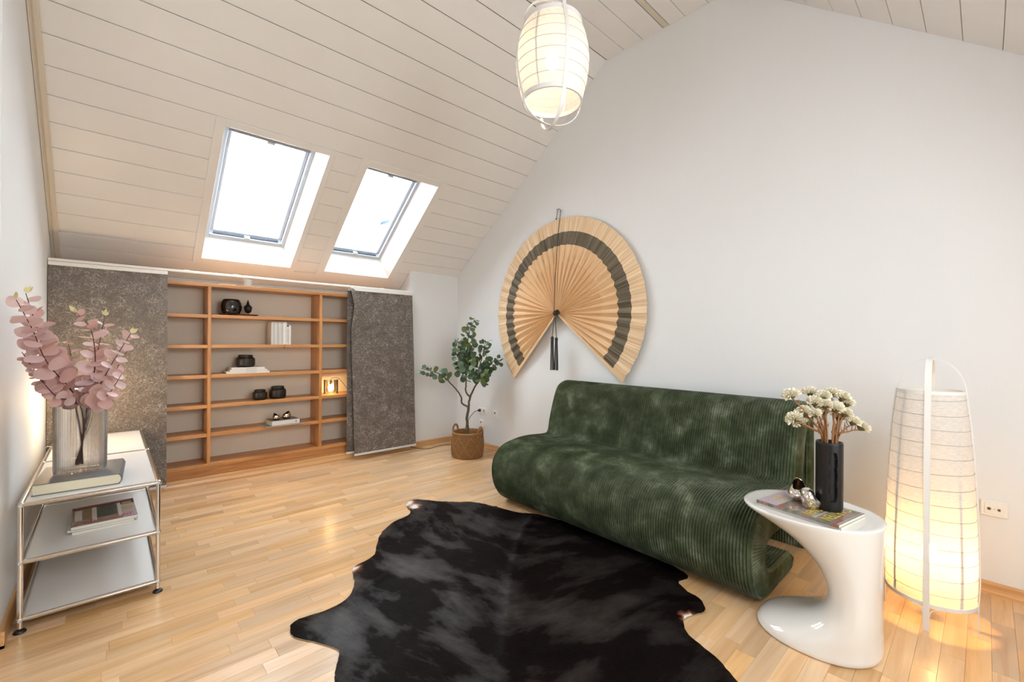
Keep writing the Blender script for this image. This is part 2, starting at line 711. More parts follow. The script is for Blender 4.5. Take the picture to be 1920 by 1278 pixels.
rnd = random.Random(3)
blocks = []
row = 0
y = 0.0
while y > YEND + 0.05:
    x = XH - rnd.random() * 0.4
    while x < 0.0:
        Lx = rnd.choice(LENS)
        a, b_ = max(x, XH), min(x + Lx, 0.0)
        if y > YCOR + 0.005:
            a = max(a, XL)
        if b_ - a > 0.01:
            cxm, cym = (a + b_) / 2, y - SW / 2
            blocks.append((a, y - SW, b_ - a, Lx, cxm, cym))
        x += Lx
    y -= SW
    row += 1


def cam_depth(px, py):
    d = Vector((px, py, 0)) - CAM
    z = d.dot(fwd)
    if z < 0.35:
        return 1e9
    X, Y = d.dot(r2) / z * F_PX, -d.dot(u2) / z * F_PX
    if abs(X) > 985 or Y > 670:
        return 1e9
    return z


def under_rug(px, py):
    return (px + 1.8) ** 2 / 0.36 + (py + 2.95) ** 2 / 0.49 < 1.0 or (px > -0.93 and -3.75 < py < -2.05)


order = sorted(range(len(blocks)), key=lambda i: cam_depth(blocks[i][4], blocks[i][5]) + (50 if under_rug(blocks[i][4], blocks[i][5]) else 0))
single = set(order[:300])
mesh_cache = {}
field_v, field_f, field_t = [], [], []


def tone_pick():
    t = rnd.random()
    t = 0.55 + (t - 0.5) * 0.75
    if rnd.random() < 0.10:
        t -= 0.28
    return (max(0, min(1, t)), rnd.random(), rnd.random(), 1.0)


for i, (a, yy, w, Lx, cxm, cym) in enumerate(blocks):
    tn = tone_pick()
    if i in single:
        key = round(w, 3)
        if key not in mesh_cache:
            vs, fs = block_verts(w)
            me = bpy.data.meshes.new('parquet_block')
            me.from_pydata(vs, [], fs)
            me.materials.append(M_FLOOR)
            mesh_cache[key] = me
        o = bpy.data.objects.new('parquet_block', mesh_cache[key])
        COL.objects.link(o)
        o.parent = floor_o
        o.location = (a, yy, 0)
        o.color = tn
    else:
        vs, fs = block_verts(w)
        b0 = len(field_v)
        field_v += [(p[0] + a, p[1] + yy, p[2]) for p in vs]
        field_f += [[b0 + q for q in f] for f in fs]
        field_t += [tn] * len(vs)
me = bpy.data.meshes.new('parquet_field')
me.from_pydata(field_v, [], field_f)
at = me.color_attributes.new('tone', 'FLOAT_COLOR', 'POINT')
at.data.foreach_set('color', [c for t in field_t for c in t])
me.materials.append(M_FLOORS)
o = bpy.data.objects.new('parquet_field', me)
COL.objects.link(o)
o.parent = floor_o
o['kind'] = 'stuff'

# ---- walls
def yz_prism(mb, x0, x1, poly):
    mb.loft([[(x0, a, b) for a, b in poly], [(x1, a, b) for a, b in poly]], True, True)


def zs(yv, n=0.0):   # ceiling height (room side) at y
    if yv > YB:
        return Z0 + (Y0 - yv) * math.tan(TH)
    if yv > YF:
        return ZB
    return ZB - (YF - yv) * math.tan(TR)


wr = MB()
yz_prism(wr, 0.0005, 0.12, [(0.55, -0.06), (0.55, zs(0.55) + .005), (YB, ZB + .005), (YF, ZB + .005), (YEND - .1, zs(YEND - .1) + .005), (YEND - .1, -0.06)])
struct(wr.build('wall_right', M_WALL, smooth=0))
wl = MB()
yz_prism(wl, XH - 0.1, XL, [(0.55, -0.06), (0.55, zs(0.55) - .002), (YCOR, zs(YCOR) - .002), (YCOR, -0.06)])
struct(wl.build('wall_left', M_WALLW, smooth=0))
wh = MB()
yz_prism(wh, XH - 0.1, XH, [(YCOR, -0.06), (YCOR, zs(YCOR) + .05), (YB, ZB + .05), (YF, ZB + .05), (YEND, zs(YEND) + .05), (YEND, -.06)])
struct(wh.build('wall_hall', M_WALLW, smooth=0))
wf = MB()
wf.box(XH - .1, 0.12, YEND - .1, YEND, -0.06, zs(YEND) + .1)
struct(wf.build('wall_front', M_WALLW, smooth=0))
# knee wall beside the recess, and the back of the recess
wk = MB()
yz_prism(wk, -0.672, 0.0, [(0.0, -0.06), (0.0, zs(0.0) - .001), (0.5, zs(0.5) - .001), (0.5, -0.06)])
struct(wk.build('wall_back', M_WALLW, smooth=0))
wb = MB()
wb.box(XL - .1, -0.66, 0.36, 0.46, -0.06, zs(0.36) + .05)
struct(wb.build('wall_recess', M_WALLW, smooth=0))

# ---- skirtings (quarter-moulded profile)
SKP = [(0, 0), (0.021, 0), (0.021, 0.012), (0.017, 0.020), (0.013, 0.034), (0.012, 0.050), (0.008, 0.058), (0, 0.060)]


def skirt(name, ma, pts_fn, a, b):
    mb = MB()
    mb.loft([[pts_fn(t, d, z) for d, z in SKP] for t in (a, b)], True, True)
    return struct(mb.build(name, ma, smooth=0))


skirt('baseboard_back', M_SKIRT, lambda t, d, z: (t, -0.001 - d, z), -0.672, -0.0)
skirt('baseboard_right', M_SKIRTY, lambda t, d, z: (-d, t, z), YEND, 0.0)
skirt('baseboard_left', M_SKIRTY, lambda t, d, z: (XL + d, t, z), YCOR - 0.021, -0.03)
skirt('baseboard_return', M_SKIRT, lambda t, d, z: (t, YCOR - d, z), XH, XL + 0.021)
skirt('baseboard_front', M_SKIRT, lambda t, d, z: (t, YEND + d, z), XH, 0)

# ---- roof windows
def roof_window(num, q):
    o0, o1, t0, t1 = q['o']
    i0, i1, e0, e1 = q['i']
    f0, f1, g0, g1 = q['f']
    D = 0.15
    # reveal lining = root (structure)
    mb = MB()
    rin = [PS(i0, e0, -0.006), PS(i1, e0, -0.006), PS(i1, e1, -0.006), PS(i0, e1, -0.006)]
    rout = [PS(f0, g0, D), PS(f1, g0, D), PS(f1, g1, D), PS(f0, g1, D)]
    rin2 = [PS(i0 - .012, e0 - .012, -0.006), PS(i1 + .012, e0 - .012, -0.006), PS(i1 + .012, e1 + .012, -0.006), PS(i0 - .012, e1 + .012, -0.006)]
    rout2 = [PS(f0 - .012, g0 - .012, D), PS(f1 + .012, g0 - .012, D), PS(f1 + .012, g1 + .012, D), PS(f0 - .012, g1 + .012, D)]
    mb.loft([rin2, rin, rout, rout2, rin2], True, False)
    root = struct(mb.build('window_%d' % num, M_WHITE, smooth=0))
    # casing boards on the slope
    for (u0, u1, s0, s1) in ((o0, i0 + .001, t0, t1), (i1 - .001, o1, t0, t1), (i0, i1, t0, e0 + .001), (i0, i1, e1 - .001, t1)):
        c = MB()
        pbox(c, PS, u0, u1, s0, s1, -0.009, 0.004, 0.002)
        c.build('casing', M_CEIL, root, smooth=0)
    # lining groove strip
    # outer frame
    w = 0.030
    fr = MB()
    for (u0, u1, s0, s1) in ((f0 - .03, f0 + w, g0 - .03, g1 + .03), (f1 - w, f1 + .03, g0 - .03, g1 + .03), (f0 + w, f1 - w, g0 - .03, g0 + w * 1.3), (f0 + w, f1 - w, g1 - w * .6, g1 + .03)):
        pbox(fr, PS, u0, u1, s0, s1, D, D + .075, 0.002)
    fr.build('frame', M_SASH, root, smooth=0)
    a0, a1, b0, b1 = f0 + w, f1 - w, g0 + w * 1.3, g1 - w * .6
    sh = MB()
    for (u0, u1, s0, s1) in ((a0 + .002, a0 + .030, b0 + .012, b1), (a1 - .030, a1 - .002, b0 + .012, b1), (a0 + .03, a1 - .03, b0 + .012, b0 + .035), (a0 + .03, a1 - .03, b1 - .03, b1)):
        pbox(sh, PS, u0, u1, s0, s1, D + .03, D + .085, 0.003)
    sash = sh.build('sash', M_SASH, root, smooth=0)
    gk = MB()
    for (u0, u1, s0, s1) in ((a0 + .03, a0 + (a1 - a0) * .46, b0 + .0005, b0 + .012), (a0 + (a1 - a0) * .54, a1 - .03, b0 + .0005, b0 + .012)):
        pbox(gk, PS, u0, u1, s0, s1, D + .012, D + .03)
    gk.build('gasket', M_GASKET, root, smooth=0)
    lt = MB()
    um = (a0 + a1) / 2
    pbox(lt, PS, um - .022, um + .022, b0 - .008, b0 + .016, D - .006, D + .03, 0.003)
    lt.build('latch', M_SASH, root, smooth=0)
    hb = MB()
    pbox(hb, PS, a0 + .0, a1 - .0, b1 - .052, b1 - .004, D + .004, D + .03, 0.004)
    hnd = hb.build('ventilation_bar', M_ALU, root, smooth=0)
    hb = MB()
    pbox(hb, PS, um - .03, um + .03, b1 - .075, b1 - .052, D + .008, D + .025, 0.004)
    hb.build('handle', M_SASH, hnd, smooth=0)
    for u in (a0 + .004, a1 - .004):
        sc = MB()
        sc.lathe([(0.006, 0), (0.006, 0.004), (0.003, 0.006)], PS(u, b0 - .012, D - .004), 8)
        sc.build('screw_cap', M_ALU, root)
    gl = MB()
    gl.add([PS(a0 + .028, b0 + .03, D + .06), PS(a1 - .028, b0 + .03, D + .06), PS(a1 - .028, b1 - .028, D + .06), PS(a0 + .028, b1 - .028, D + .06)], [(0, 1, 2, 3)])
    gl.build('pane', M_GLASS, root, smooth=0)
    if num == 2:
        br = MB()
        P = [PS(a1 - .075, b0 + .345, D + .14), PS(a1 - .055, b0 + .345, D + .14), PS(a1 + .02, b0 + .40, D + .14), PS(a1 + .02, b0 + .45, D + .14), PS(a1 - .075, b0 + .385, D + .14)]
        Q = [p + Vector((0, ST, CT)) * 0.02 for p in P]
        br.loft([P, Q], True, True)
        br.build('flashing_bracket', mat('blue_grey_flashing', (0.04, 0.09, 0.14), rough=0.4), root, smooth=0)
    return root


roof_window(1, SKY[0])
roof_window(2, SKY[1])

# ================================================================== BOOKCASE
BKX0, BKX1 = -3.575, -0.69
bk = thing('bookcase', 'built-in oak bookcase of open shelves set in the recess under the roof windows', 'bookcase', (-2.14, 0.13, 0))
DEP = 0.26
SH = [0.160, 0.421, 0.670, 0.930, 1.193, 1.456, 1.728]   # shelf centres
TK = 0.029
UPR = [(BKX0, BKX0 + .026), (-2.643, -2.617), (-1.704, -1.676), (BKX1 - .026, BKX1)]
for a, b_ in UPR:
    MB().cbox(a, b_, 0.0, DEP, SH[0] + TK / 2, SH[-1] - TK / 2, 0.0015).build('upright', M_OAKZ, bk, smooth=0)
MB().cbox(BKX0, BKX1, -0.001, DEP, SH[-1] - TK / 2, SH[-1] + TK / 2, 0.0015).build('top_board', M_OAKX, bk, smooth=0)
MB().cbox(BKX0, BKX1, -0.0005, DEP, SH[0] - TK / 2, SH[0] + TK / 2, 0.0015).build('bottom_board', M_OAKX, bk, smooth=0)
for i in range(3):
    for z in SH[1:-1]:
        dz = {0: 0.0, 1: 0.002, 2: 0.004}[i]
        MB().cbox(UPR[i][1] + .0005, UPR[i + 1][0] - .0005, 0.002, DEP, z - TK / 2 + dz, z + TK / 2 + dz, 0.0015).build('shelf', M_OAKX, bk, smooth=0)
MB().box(BKX0, BKX1, DEP, DEP + .008, 0.10, SH[-1] + TK / 2).build('back_panel', mat('beige_back_panel', (0.80, 0.73, 0.61), rough=0.6, noise=0.05, nscale=3, bump=0.15, bscale=120), bk, smooth=0)
MB().cbox(BKX0, BKX1, 0.012, 0.03, 0.0, SH[0] - TK / 2, 0.001).build('plinth', wood('oak_plinth', (0.33, 0.13, 0.035), (0.47, 0.21, 0.07), (0.60, 0.33, 0.14), 'X', 2.2, 0.4), bk, smooth=0)
mb = MB()
mb.loft([[(t, -0.003 - d * 1.3 + .012, z * 1.12) for d, z in SKP] for t in (BKX0, -0.672)], True, True)
mb.build('skirting', M_SKIRT, bk, smooth=0)
mb = MB()
mb.cbox(-2.55, -2.43, 0.06, 0.20, SH[-1] + TK / 2, SH[-1] + TK / 2 + .012, 0.001)
tag(mb.build('wooden_offcut', M_OAKX, origin=(-2.49, .13, SH[-1] + TK / 2)), 'thin oak offcut lying on top of the bookcase', 'board')

# ---- panel curtain rail and hanging panels
ry = -0.062
RZ = 1.805
rail = thing('curtain_rail', 'long white aluminium panel curtain rail above the oak bookcase', 'curtain rail', (-2.14, ry, RZ))
M_RAIL = mat('rail_white', (0.80, 0.78, 0.74), rough=0.3)
MB().cbox(XL + .003, -0.690, ry - .030, ry + .032, RZ, RZ + .020, 0.002).build('rail_profile', M_RAIL, rail, smooth=0)
mb = MB()
mb.cbox(-2.372, -2.312, ry + .036, ry + .052, 1.743, 1.835, 0.002)
mb.cbox(-2.357, -2.330, ry + .030, ry + .036, 1.750, 1.825, 0.002)
brk = mb.build('bracket', mat('bracket_white', (0.80, 0.80, 0.78), rough=0.4), rail, smooth=0)
for x in (-2.366, -2.318):
    for z in (1.76, 1.782, 1.805):
        mb = MB()
        mb.tube([(x, ry + .0355, z), (x, ry + .040, z)], 0.0035, 8)
        mb.build('screw_hole', M_DARKHOLE, brk)
for x in (-2.80, -2.45, -1.06):
    MB().cbox(x - .02, x + .02, ry - .012, ry + .012, RZ + .019, RZ + .027, 0.002).build('ceiling_clip', M_RAIL, rail, smooth=0)


def fibre_fabric():
    m, t, n, b = _new('fibre_fleece')
    L = t.links.new
    g = n.new('ShaderNodeNewGeometry')
    mp0 = n.new('ShaderNodeMapping')
    mp0.inputs['Scale'].default_value = (1, 0.2, 1)
    L(g.outputs['Position'], mp0.inputs['Vector'])
    acc = None
    for k, (sc, wd) in enumerate(((14, .010), (21, .012), (28, .013), (17, .009), (36, .016), (24, .011), (31, .013), (12, .008))):
        mp = n.new('ShaderNodeMapping')
        mp.inputs['Location'].default_value = (3.1 * k, 7.7 * k, 1.3 * k)
        mp.inputs['Rotation'].default_value = (0, 0.7 * k, 0)
        L(mp0.outputs['Vector'], mp.inputs['Vector'])
        z = n.new('ShaderNodeTexNoise')
        z.inputs['Scale'].default_value = sc
        z.inputs['Detail'].default_value = 1.0
        z.inputs['Distortion'].default_value = 1.4
        L(mp.outputs['Vector'], z.inputs['Vector'])
        s = n.new('ShaderNodeMath')
        s.operation = 'SUBTRACT'
        s.inputs[1].default_value = 0.5
        L(z.outputs['Fac'], s.inputs[0])
        a = n.new('ShaderNodeMath')
        a.operation = 'ABSOLUTE'
        L(s.outputs[0], a.inputs[0])
        mr = n.new('ShaderNodeMapRange')
        mr.inputs['From Min'].default_value = 0.0
        mr.inputs['From Max'].default_value = wd
        mr.inputs['To Min'].default_value = 1.0
        mr.inputs['To Max'].default_value = 0.0
        L(a.outputs[0], mr.inputs['Value'])
        if acc is None:
            acc = mr.outputs['Result']
        else:
            ad = n.new('ShaderNodeMath')
            ad.operation = 'ADD'
            L(acc, ad.inputs[0])
            L(mr.outputs['Result'], ad.inputs[1])
            acc = ad.outputs[0]
    big = n.new('ShaderNodeTexNoise')
    big.inputs['Scale'].default_value = 9
    big.inputs['Detail'].default_value = 4
    L(g.outputs['Position'], big.inputs['Vector'])
    mu = n.new('ShaderNodeMath')
    mu.operation = 'MULTIPLY'
    mrb = n.new('ShaderNodeMapRange')
    mrb.inputs['From Min'].default_value = 0.35
    mrb.inputs['From Max'].default_value = 0.7
    mrb.inputs['To Min'].default_value = 0.26
    mrb.inputs['To Max'].default_value = 0.80
    L(big.outputs['Fac'], mrb.inputs['Value'])
    L(acc, mu.inputs[0])
    L(mrb.outputs['Result'], mu.inputs[1])
    r = ramp(n, [(0.0, (0.095, 0.078, 0.066)), (0.16, (0.15, 0.128, 0.112)), (1.0, (0.50, 0.46, 0.42))])
    L(mu.outputs[0], r.inputs['Fac'])
    L(r.outputs['Color'], b.inputs['Base Color'])
    b.inputs['Roughness'].default_value = 0.42
    b.inputs['Specular IOR Level'].default_value = 0.45
    bp = n.new('ShaderNodeBump')
    bp.inputs['Strength'].default_value = 0.35
    bp.inputs['Distance'].default_value = 0.003
    L(acc, bp.inputs['Height'])
    L(bp.outputs['Normal'], b.inputs['Normal'])
    return m


M_FLEECE = fibre_fabric()


def panel(label, x0, x1, yt, yb, z0, z1, lean=0.0, curl=0.0, grp=None):
    root = thing('panel_curtain', label, 'curtain', ((x0 + x1) / 2, yt, z0), grp)
    nx, nz = 26, 50
    fr, bk_ = [], []
    for j in range(nz + 1):
        t = j / nz
        z = z1 - .002 - (z1 - z0 - .008) * t
        for i in range(nx + 1):
            s = i / nx
            xx = x0 + (x1 - x0) * s + lean * t
            yy = yt + (yb - yt) * t + 0.006 * sin(3.1 * s + 5 * t) * sin(pi * t) + curl * (-0.04) * math.exp(-(s / .10) ** 2) * math.exp(-((t - .10) / .09) ** 2)
            xx += curl * 0.02 * math.exp(-(s / .15) ** 2) * math.exp(-((t - .12) / .08) ** 2)
            fr.append((xx, yy, z))
            bk_.append((xx, yy + .0018, z))
    mb = MB()
    W_ = nx + 1
    fs = []
    for j in range(nz):
        for i in range(nx):
            fs.append((j * W_ + i, j * W_ + i + 1, (j + 1) * W_ + i + 1, (j + 1) * W_ + i))
    n0 = len(fr)
    fs2 = [tuple(n0 + q for q in f[::-1]) for f in fs]
    rim = []
    for j in range(nz):
        rim.append((j * W_, (j + 1) * W_, n0 + (j + 1) * W_, n0 + j * W_))
        rim.append((j * W_ + nx, n0 + j * W_ + nx, n0 + (j + 1) * W_ + nx, (j + 1) * W_ + nx))
    for i in range(nx):
        rim.append((i, n0 + i, n0 + i + 1, i + 1))
        rim.append((nz * W_ + i, nz * W_ + i + 1, n0 + nz * W_ + i + 1, n0 + nz * W_ + i))
    mb.add(fr + bk_, fs + fs2 + rim)
    mb.build('fabric', M_FLEECE, root, smooth=60)
    MB().cbox(x0, x1, yt - .010, yt - .0015, z1 - .024, z1 + .004, 0.0015).build('head_strip', M_RAIL, root, smooth=0)
    MB().cbox(x0 + lean, x1 + lean, yb - .008, yb + .010, z0 - .004, z0 + .016, 0.002).build('weight_bar', mat('bar_white', (0.72, 0.72, 0.72), rough=0.3), root, smooth=0)
    return root


panel('wide dark brown fibre panel curtain hanging beside the left wall behind the pink leaves', XL + .004, -2.926, ry - .022, ry - .035, 0.060, RZ - .006)
panel('front dark grey fibre panel curtain at the bookcase end nearest the potted tree', -1.425, -0.700, ry - .024, ry - .050, 0.050, RZ - .006, lean=0.045, curl=1.0)
panel('rear dark grey fibre panel, a sliver behind the one nearest the potted tree', -1.440, -0.80, ry + .012, ry + .010, 0.068, RZ - .006)

# ---- things on the shelves
SZ = [z + TK / 2 for z in SH]
M_TRAY = wood('tray_rosewood', (0.06, 0.015, 0.006), (0.14, 0.032, 0.010), (0.20, 0.055, 0.018), 'X', 2.0, 0.3)
ty, tz = 0.105, SZ[5]
mb = MB()
rings_o, NP = [], 28
tray = MB()
prof = [(0.80, 0.0), (0.86, 0.003), (1.0, 0.017), (0.985, 0.019), (0.84, 0.008), (0.0001, 0.007)]
for s, z in prof:
    tray_r = []
    for k in range(NP):
        a = 2 * pi * k / NP
        ca, sa = cos(a), sin(a)
        q = (abs(ca) ** 5 + abs(sa) ** 5) ** (-0.2)
        tray_r.append((-2.390 + 0.158 * s * q * ca, ty + 0.055 * s * q * sa, tz + z))
    rings_o.append(tray_r)
tray.loft(rings_o, True, True)
tag(tray.build('tray', M_TRAY, origin=(-2.39, ty, tz)), 'narrow dark red-brown wooden tray under the black bowl on the upper middle shelf', 'tray')
mb = MB()
mb.lathe([(0.060, 0.0), (0.066, 0.004), (0.080, 0.038), (0.085, 0.073), (0.080, 0.110), (0.068, 0.137), (0.060, 0.143), (0.056, 0.142), (0.062, 0.132), (0.074, 0.105), (0.079, 0.073), (0.074, 0.040), (0.058, 0.008), (0.001, 0.007)], (-2.452, ty, tz + .0085), 40)
tag(mb.build('bowl', mat('black_lacquer', (0.004, 0.004, 0.005), rough=0.06, spec=0.6, coat=0.5), origin=(-2.452, ty, tz + .0085)), 'round glossy black bowl standing on the wooden tray', 'bowl')
# bronze head on a thin pin
hx, hz = -2.318, tz + .0085
hd = thing('head_sculpture', 'small dark bronze head with a tall pointed crown, pinned upright on the tray', 'sculpture', (hx, ty, hz))
M_BRZ = mat('dark_bronze', (0.030, 0.025, 0.020), rough=0.38, metal=0.7, noise=0.4, nscale=60, bump=0.5, bscale=160)
mb = MB()


def headfn(r, z, a):
    q = r
    d = cos(a - radians(-60))           # the face looks down right into the room
    if 0.030 < z < 0.085:
        q *= 1 + 0.10 * max(0, d) ** 3
        q += 0.006 * max(0, d) ** 40 * math.exp(-((z - .055) / .008) ** 2)      # nose
        q -= 0.003 * max(0, cos(a - radians(-40))) ** 60 * math.exp(-((z - .062) / .004) ** 2)
        q -= 0.003 * max(0, cos(a - radians(-80))) ** 60 * math.exp(-((z - .062) / .004) ** 2)
        q += 0.003 * max(0, d) ** 30 * math.exp(-((z - .044) / .003) ** 2)      # lips
    q *= 1 + 0.03 * sin(14 * a) * (1 if z > .075 else 0)
    return q


mb.lathe([(0.001, 0.022), (0.014, 0.024), (0.023, 0.032), (0.028, 0.044), (0.031, 0.056), (0.033, 0.068), (0.033, 0.078), (0.028, 0.088), (0.021, 0.096), (0.014, 0.103), (0.012, 0.112), (0.010, 0.122), (0.006, 0.134), (0.002, 0.146), (0.0005, 0.149)], (hx, ty, hz), 32, fn=headfn)
mb.build('head', M_BRZ, hd, smooth=60)
for sg in (-1, 1):
    a = radians(-60) + sg * radians(88)
    mb = MB()
    mb.lathe([(0.001, 0.038), (0.004, 0.042), (0.005, 0.055), (0.004, 0.064), (0.001, 0.068)], (hx + .032 * cos(a), ty + .032 * sin(a), hz), 8)
    mb.build('ear', M_BRZ, hd)
mb = MB()
mb.tube([(hx + .012, ty, hz + .002), (hx + .006, ty, hz + .012), (hx - .002, ty, hz + .026)], 0.0028, 8)
mb.build('pin', M_BRZ, hd)
mb = MB()
mb.lathe([(0.022, 0), (0.022, 0.002), (0.004, 0.004)], (hx + .016, ty, hz), 16, sy=.6)
mb.build('foot', M_BRZ, hd)

# standing books (third shelf of the middle column)
M_BKG = mat('book_pale_grey', (0.62, 0.60, 0.58), rough=0.6)
M_BKW = mat('book_white', (0.78, 0.77, 0.74), rough=0.5)
M_INK = mat('print_black', (0.02, 0.02, 0.022), rough=0.6)
M_INKG = mat('print_grey', (0.35, 0.34, 0.33), rough=0.6)
xb, zb_ = -2.142, SZ[4] + .002
yb_ = 0.012
BOOKS = [(0.0265, 0.214, 'grey', 'pale grey hardback, first from the left of the upright row'), (0.0365, 0.214, 'grey', 'pale grey hardback, second from the left of the upright row'),
         (0.0385, 0.213, 'grey', 'pale grey hardback, third from the left of the upright row'), (0.0355, 0.215, 'white', 'thick white book with a hanging brown ribbon marker, fourth in the upright row'),
         (0.0165, 0.196, 'white', 'thin white book with a black block at the head of its spine'), (0.0215, 0.187, 'white', 'short white book closing the upright row on the right')]
for i, (w, h, kind, lab) in enumerate(BOOKS):
    b = thing('book', lab, 'book', (xb + w / 2, yb_ + .075, zb_ - .002), 'books standing on the middle shelf')
    mm = M_BKG if kind == 'grey' else M_BKW
    mb = MB()
    x0, x1 = xb + .0006, xb + w - .0006
    mb.cbox(x0, x0 + .0022, yb_ + .003, yb_ + .15, zb_ - .002, zb_ + h, .0006)
    mb.cbox(x1 - .0022, x1, yb_ + .003, yb_ + .15, zb_ - .002, zb_ + h, .0006)
    mb.loft([[(x0 + (x1 - x0) * k / 6, yb_ + .003 - .004 * sin(pi * k / 6), z) for k in range(7)] + [(x1 - (x1 - x0) * k / 6, yb_ + .0055 - .004 * sin(pi * k / 6), z) for k in range(7)] for z in (zb_ - .002, zb_ + h)], True, True)
    mb.build('cover', mm, b, smooth=40)
    MB().box(x0 + .0024, x1 - .0024, yb_ + .0058, yb_ + .146, zb_ + .001, zb_ + h - .003).build('pages', M_PAPER, b, smooth=0)
    if i == 3:
        mb = MB()
        mb.cbox(x0 + .008, x1 - .004, yb_ - .0026, yb_ - .0018, zb_ + .132, zb_ + .1335, .0003)
        mb.build('spine_rule', M_INKG, b, smooth=0)
        mb = MB()
        pts = [(xb + .016, yb_ + .01, zb_ - .0005), (xb + .015, -.0035, zb_ - .001), (xb + .011, -.005, zb_ - .012), (xb + .007, -.005, zb_ - .030), (xb + .006, -.005, zb_ - .046)]
        mb.tube(catmull(pts, 5), 0.0019, 6)
        mb.build('ribbon_marker', mat('ribbon_brown', (0.10, 0.03, 0.015), rough=0.7), b)
    if i == 4:
        MB().cbox(x0 + .0005, x1 - .0005, yb_ - .0022, yb_ - .0014, zb_ + .174, zb_ + .190, .0003).build('spine_block', M_INK, b, smooth=0)
        mb = MB()
        rr = random.Random(5)
        z = zb_ + .02
        while z < zb_ + .145:
            q = rr.uniform(.003, .008)
            mb.box(x0 + .005, x1 - .005, yb_ - .0021, yb_ - .0015, z, z + q)
            z += q + rr.uniform(.0015, .006)
        mb.build('spine_print', M_INKG, b, smooth=0)
    xb += w

# three white books lying flat + jar
zz = SZ[3] - .0 + .002
FL = [(-2.502, -2.155, 0.018, 'lowest'), (-2.475, -2.176, 0.016, 'middle'), (-2.462, -2.196, 0.020, 'topmost')]
for (x0, x1, h, wh) in FL:
    b = thing('book', '%s of the three white paperbacks lying flat under the black jar' % wh, 'book', ((x0 + x1) / 2, .11, zz), 'white books lying on the middle shelf')
    mb = MB()
    mb.cbox(x0, x1, .008, .205, zz, zz + .0015, .0004)
    mb.cbox(x0, x1, .008, .205, zz + h - .0018, zz + h - .0003, .0004)
    mb.cbox(x0, x1, .006, .0082, zz, zz + h - .0003, .0005)
    mb.build('cover', M_BKW, b, smooth=0)
    MB().box(x0 + .002, x1 - .002, .0083, .203, zz + .0015, zz + h - .0018).build('pages', M_PAPER, b, smooth=0)
    mb = MB()
    rr = random.Random(int(x0 * -1000))
    x = (x0 + x1) / 2 - .02
    while x < (x0 + x1) / 2 + .06:
        q = rr.uniform(.002, .006)
        mb.box(x, x + q, .0054, .0062, zz + h * .38, zz + h * .62)
        x += q + .002
    mb.build('spine_print', M_INKG, b, smooth=0)
    zz += h
ZST = zz
M_JAR = mat('smoked_glass_matt', (0.016, 0.012, 0.009), rough=0.42, spec=0.45)


def jar(name, label, x, y, z, R, H):
    s = H
    p = [(.70 * R, 0), (.84 * R, .02 * s), (.97 * R, .12 * s), (R, .22 * s), (R, .60 * s), (.97 * R, .70 * s), (.86 * R, .775 * s), (.76 * R, .80 * s), (.735 * R, .83 * s), (.735 * R, .97 * s),
         (.72 * R, s), (.66 * R, s), (.65 * R, .84 * s), (.80 * R, .74 * s), (.90 * R, .58 * s), (.90 * R, .2 * s), (.7 * R, .06 * s), (.001, .05 * s)]
    t = thing(name, label, 'jar', (x, y, z), 'black jars on the bookcase')
    mb = MB()
    mb.lathe(p, (x, y, z), 36)
    mb.build('body', M_JAR, t, smooth=40)
    mb = MB()
    mb.lathe([(.745 * R, .80 * s), (.765 * R, .83 * s), (.765 * R, .965 * s), (.745 * R, .985 * s), (.738 * R, .985 * s), (.738 * R, .80 * s)], (x, y, z), 36, cap=False)
    mb.build('collar', M_JAR, t, smooth=40)
    return t


jar('jar', 'squat smoky black jar standing on the three white paperbacks', -2.335, 0.105, ZST, 0.078, 0.112)
jar('jar', 'smaller of the two black jars side by side on the third shelf from the floor', -2.215, 0.10, SZ[2] + .002, 0.062, 0.094)
jar('jar', 'larger of the two black jars side by side on the third shelf from the floor', -2.058, 0.11, SZ[2] + .002, 0.074, 0.116)

# flat magazine + white book + two gold votives
zf = SZ[1] + .002
mg = thing('magazine', 'thin dark grey magazine lying flat under the white book, second shelf from the floor', 'magazine', (-2.03, .06, zf))
R6 = Matrix.Translation((-2.035, .055, 0)) @ Matrix.Rotation(radians(2), 4, 'Z') @ Matrix.Translation((2.035, -.055, 0))
mb = MB()
mb.cbox(-2.205, -1.862, -.055, .165, zf + .0075, zf + .009, .0003, T=R6)
mb.cbox(-2.205, -1.862, -.055, .165, zf, zf + .0012, .0003, T=R6)
mb.build('cover', mat('magazine_dark', (0.10, 0.105, 0.115), rough=0.3, noise=0.5, nscale=25), mg, smooth=0)
MB().cbox(-2.204, -1.863, -.053, .164, zf + .0012, zf + .0075, .0003, T=R6).build('pages', M_PAPER, mg, smooth=0)
zf2 = zf + .009
b = thing('book', 'thick white hardback lying on the dark magazine beneath two metal votives', 'book', (-2.0, .06, zf2))
T6 = Matrix.Translation((-2.02, .06, 0)) @ Matrix.Rotation(radians(3), 4, 'Z') @ Matrix.Translation((2.02, -.06, 0))
mb = MB()
mb.cbox(-2.150, -1.905, -.045, .14, zf2, zf2 + .003, .0006, T=T6)
mb.cbox(-2.150, -1.905, -.045, -.041, zf2, zf2 + .044, .0008, T=T6)
mb.build('cover', M_BKW, b, smooth=0)
MB().cbox(-2.150, -1.905, -.045, .14, zf2 + .041, zf2 + .0445, .0006, T=T6).build('front_cover', mat('book_dark_cover', (0.06, 0.055, 0.05), rough=0.35), b, smooth=0)
MB().cbox(-2.148, -1.907, -.040, .137, zf2 + .003, zf2 + .041, .0003, T=T6).build('pages', M_PAPER, b, smooth=0)
MB().box(-1.938, -1.926, -.0465, -.0445, zf2 + .016, zf2 + .030).build('spine_print', M_INKG, b, smooth=0)
M_GOLD = mat('pale_gold_metal', (0.62, 0.50, 0.36), rough=0.12, metal=1.0)
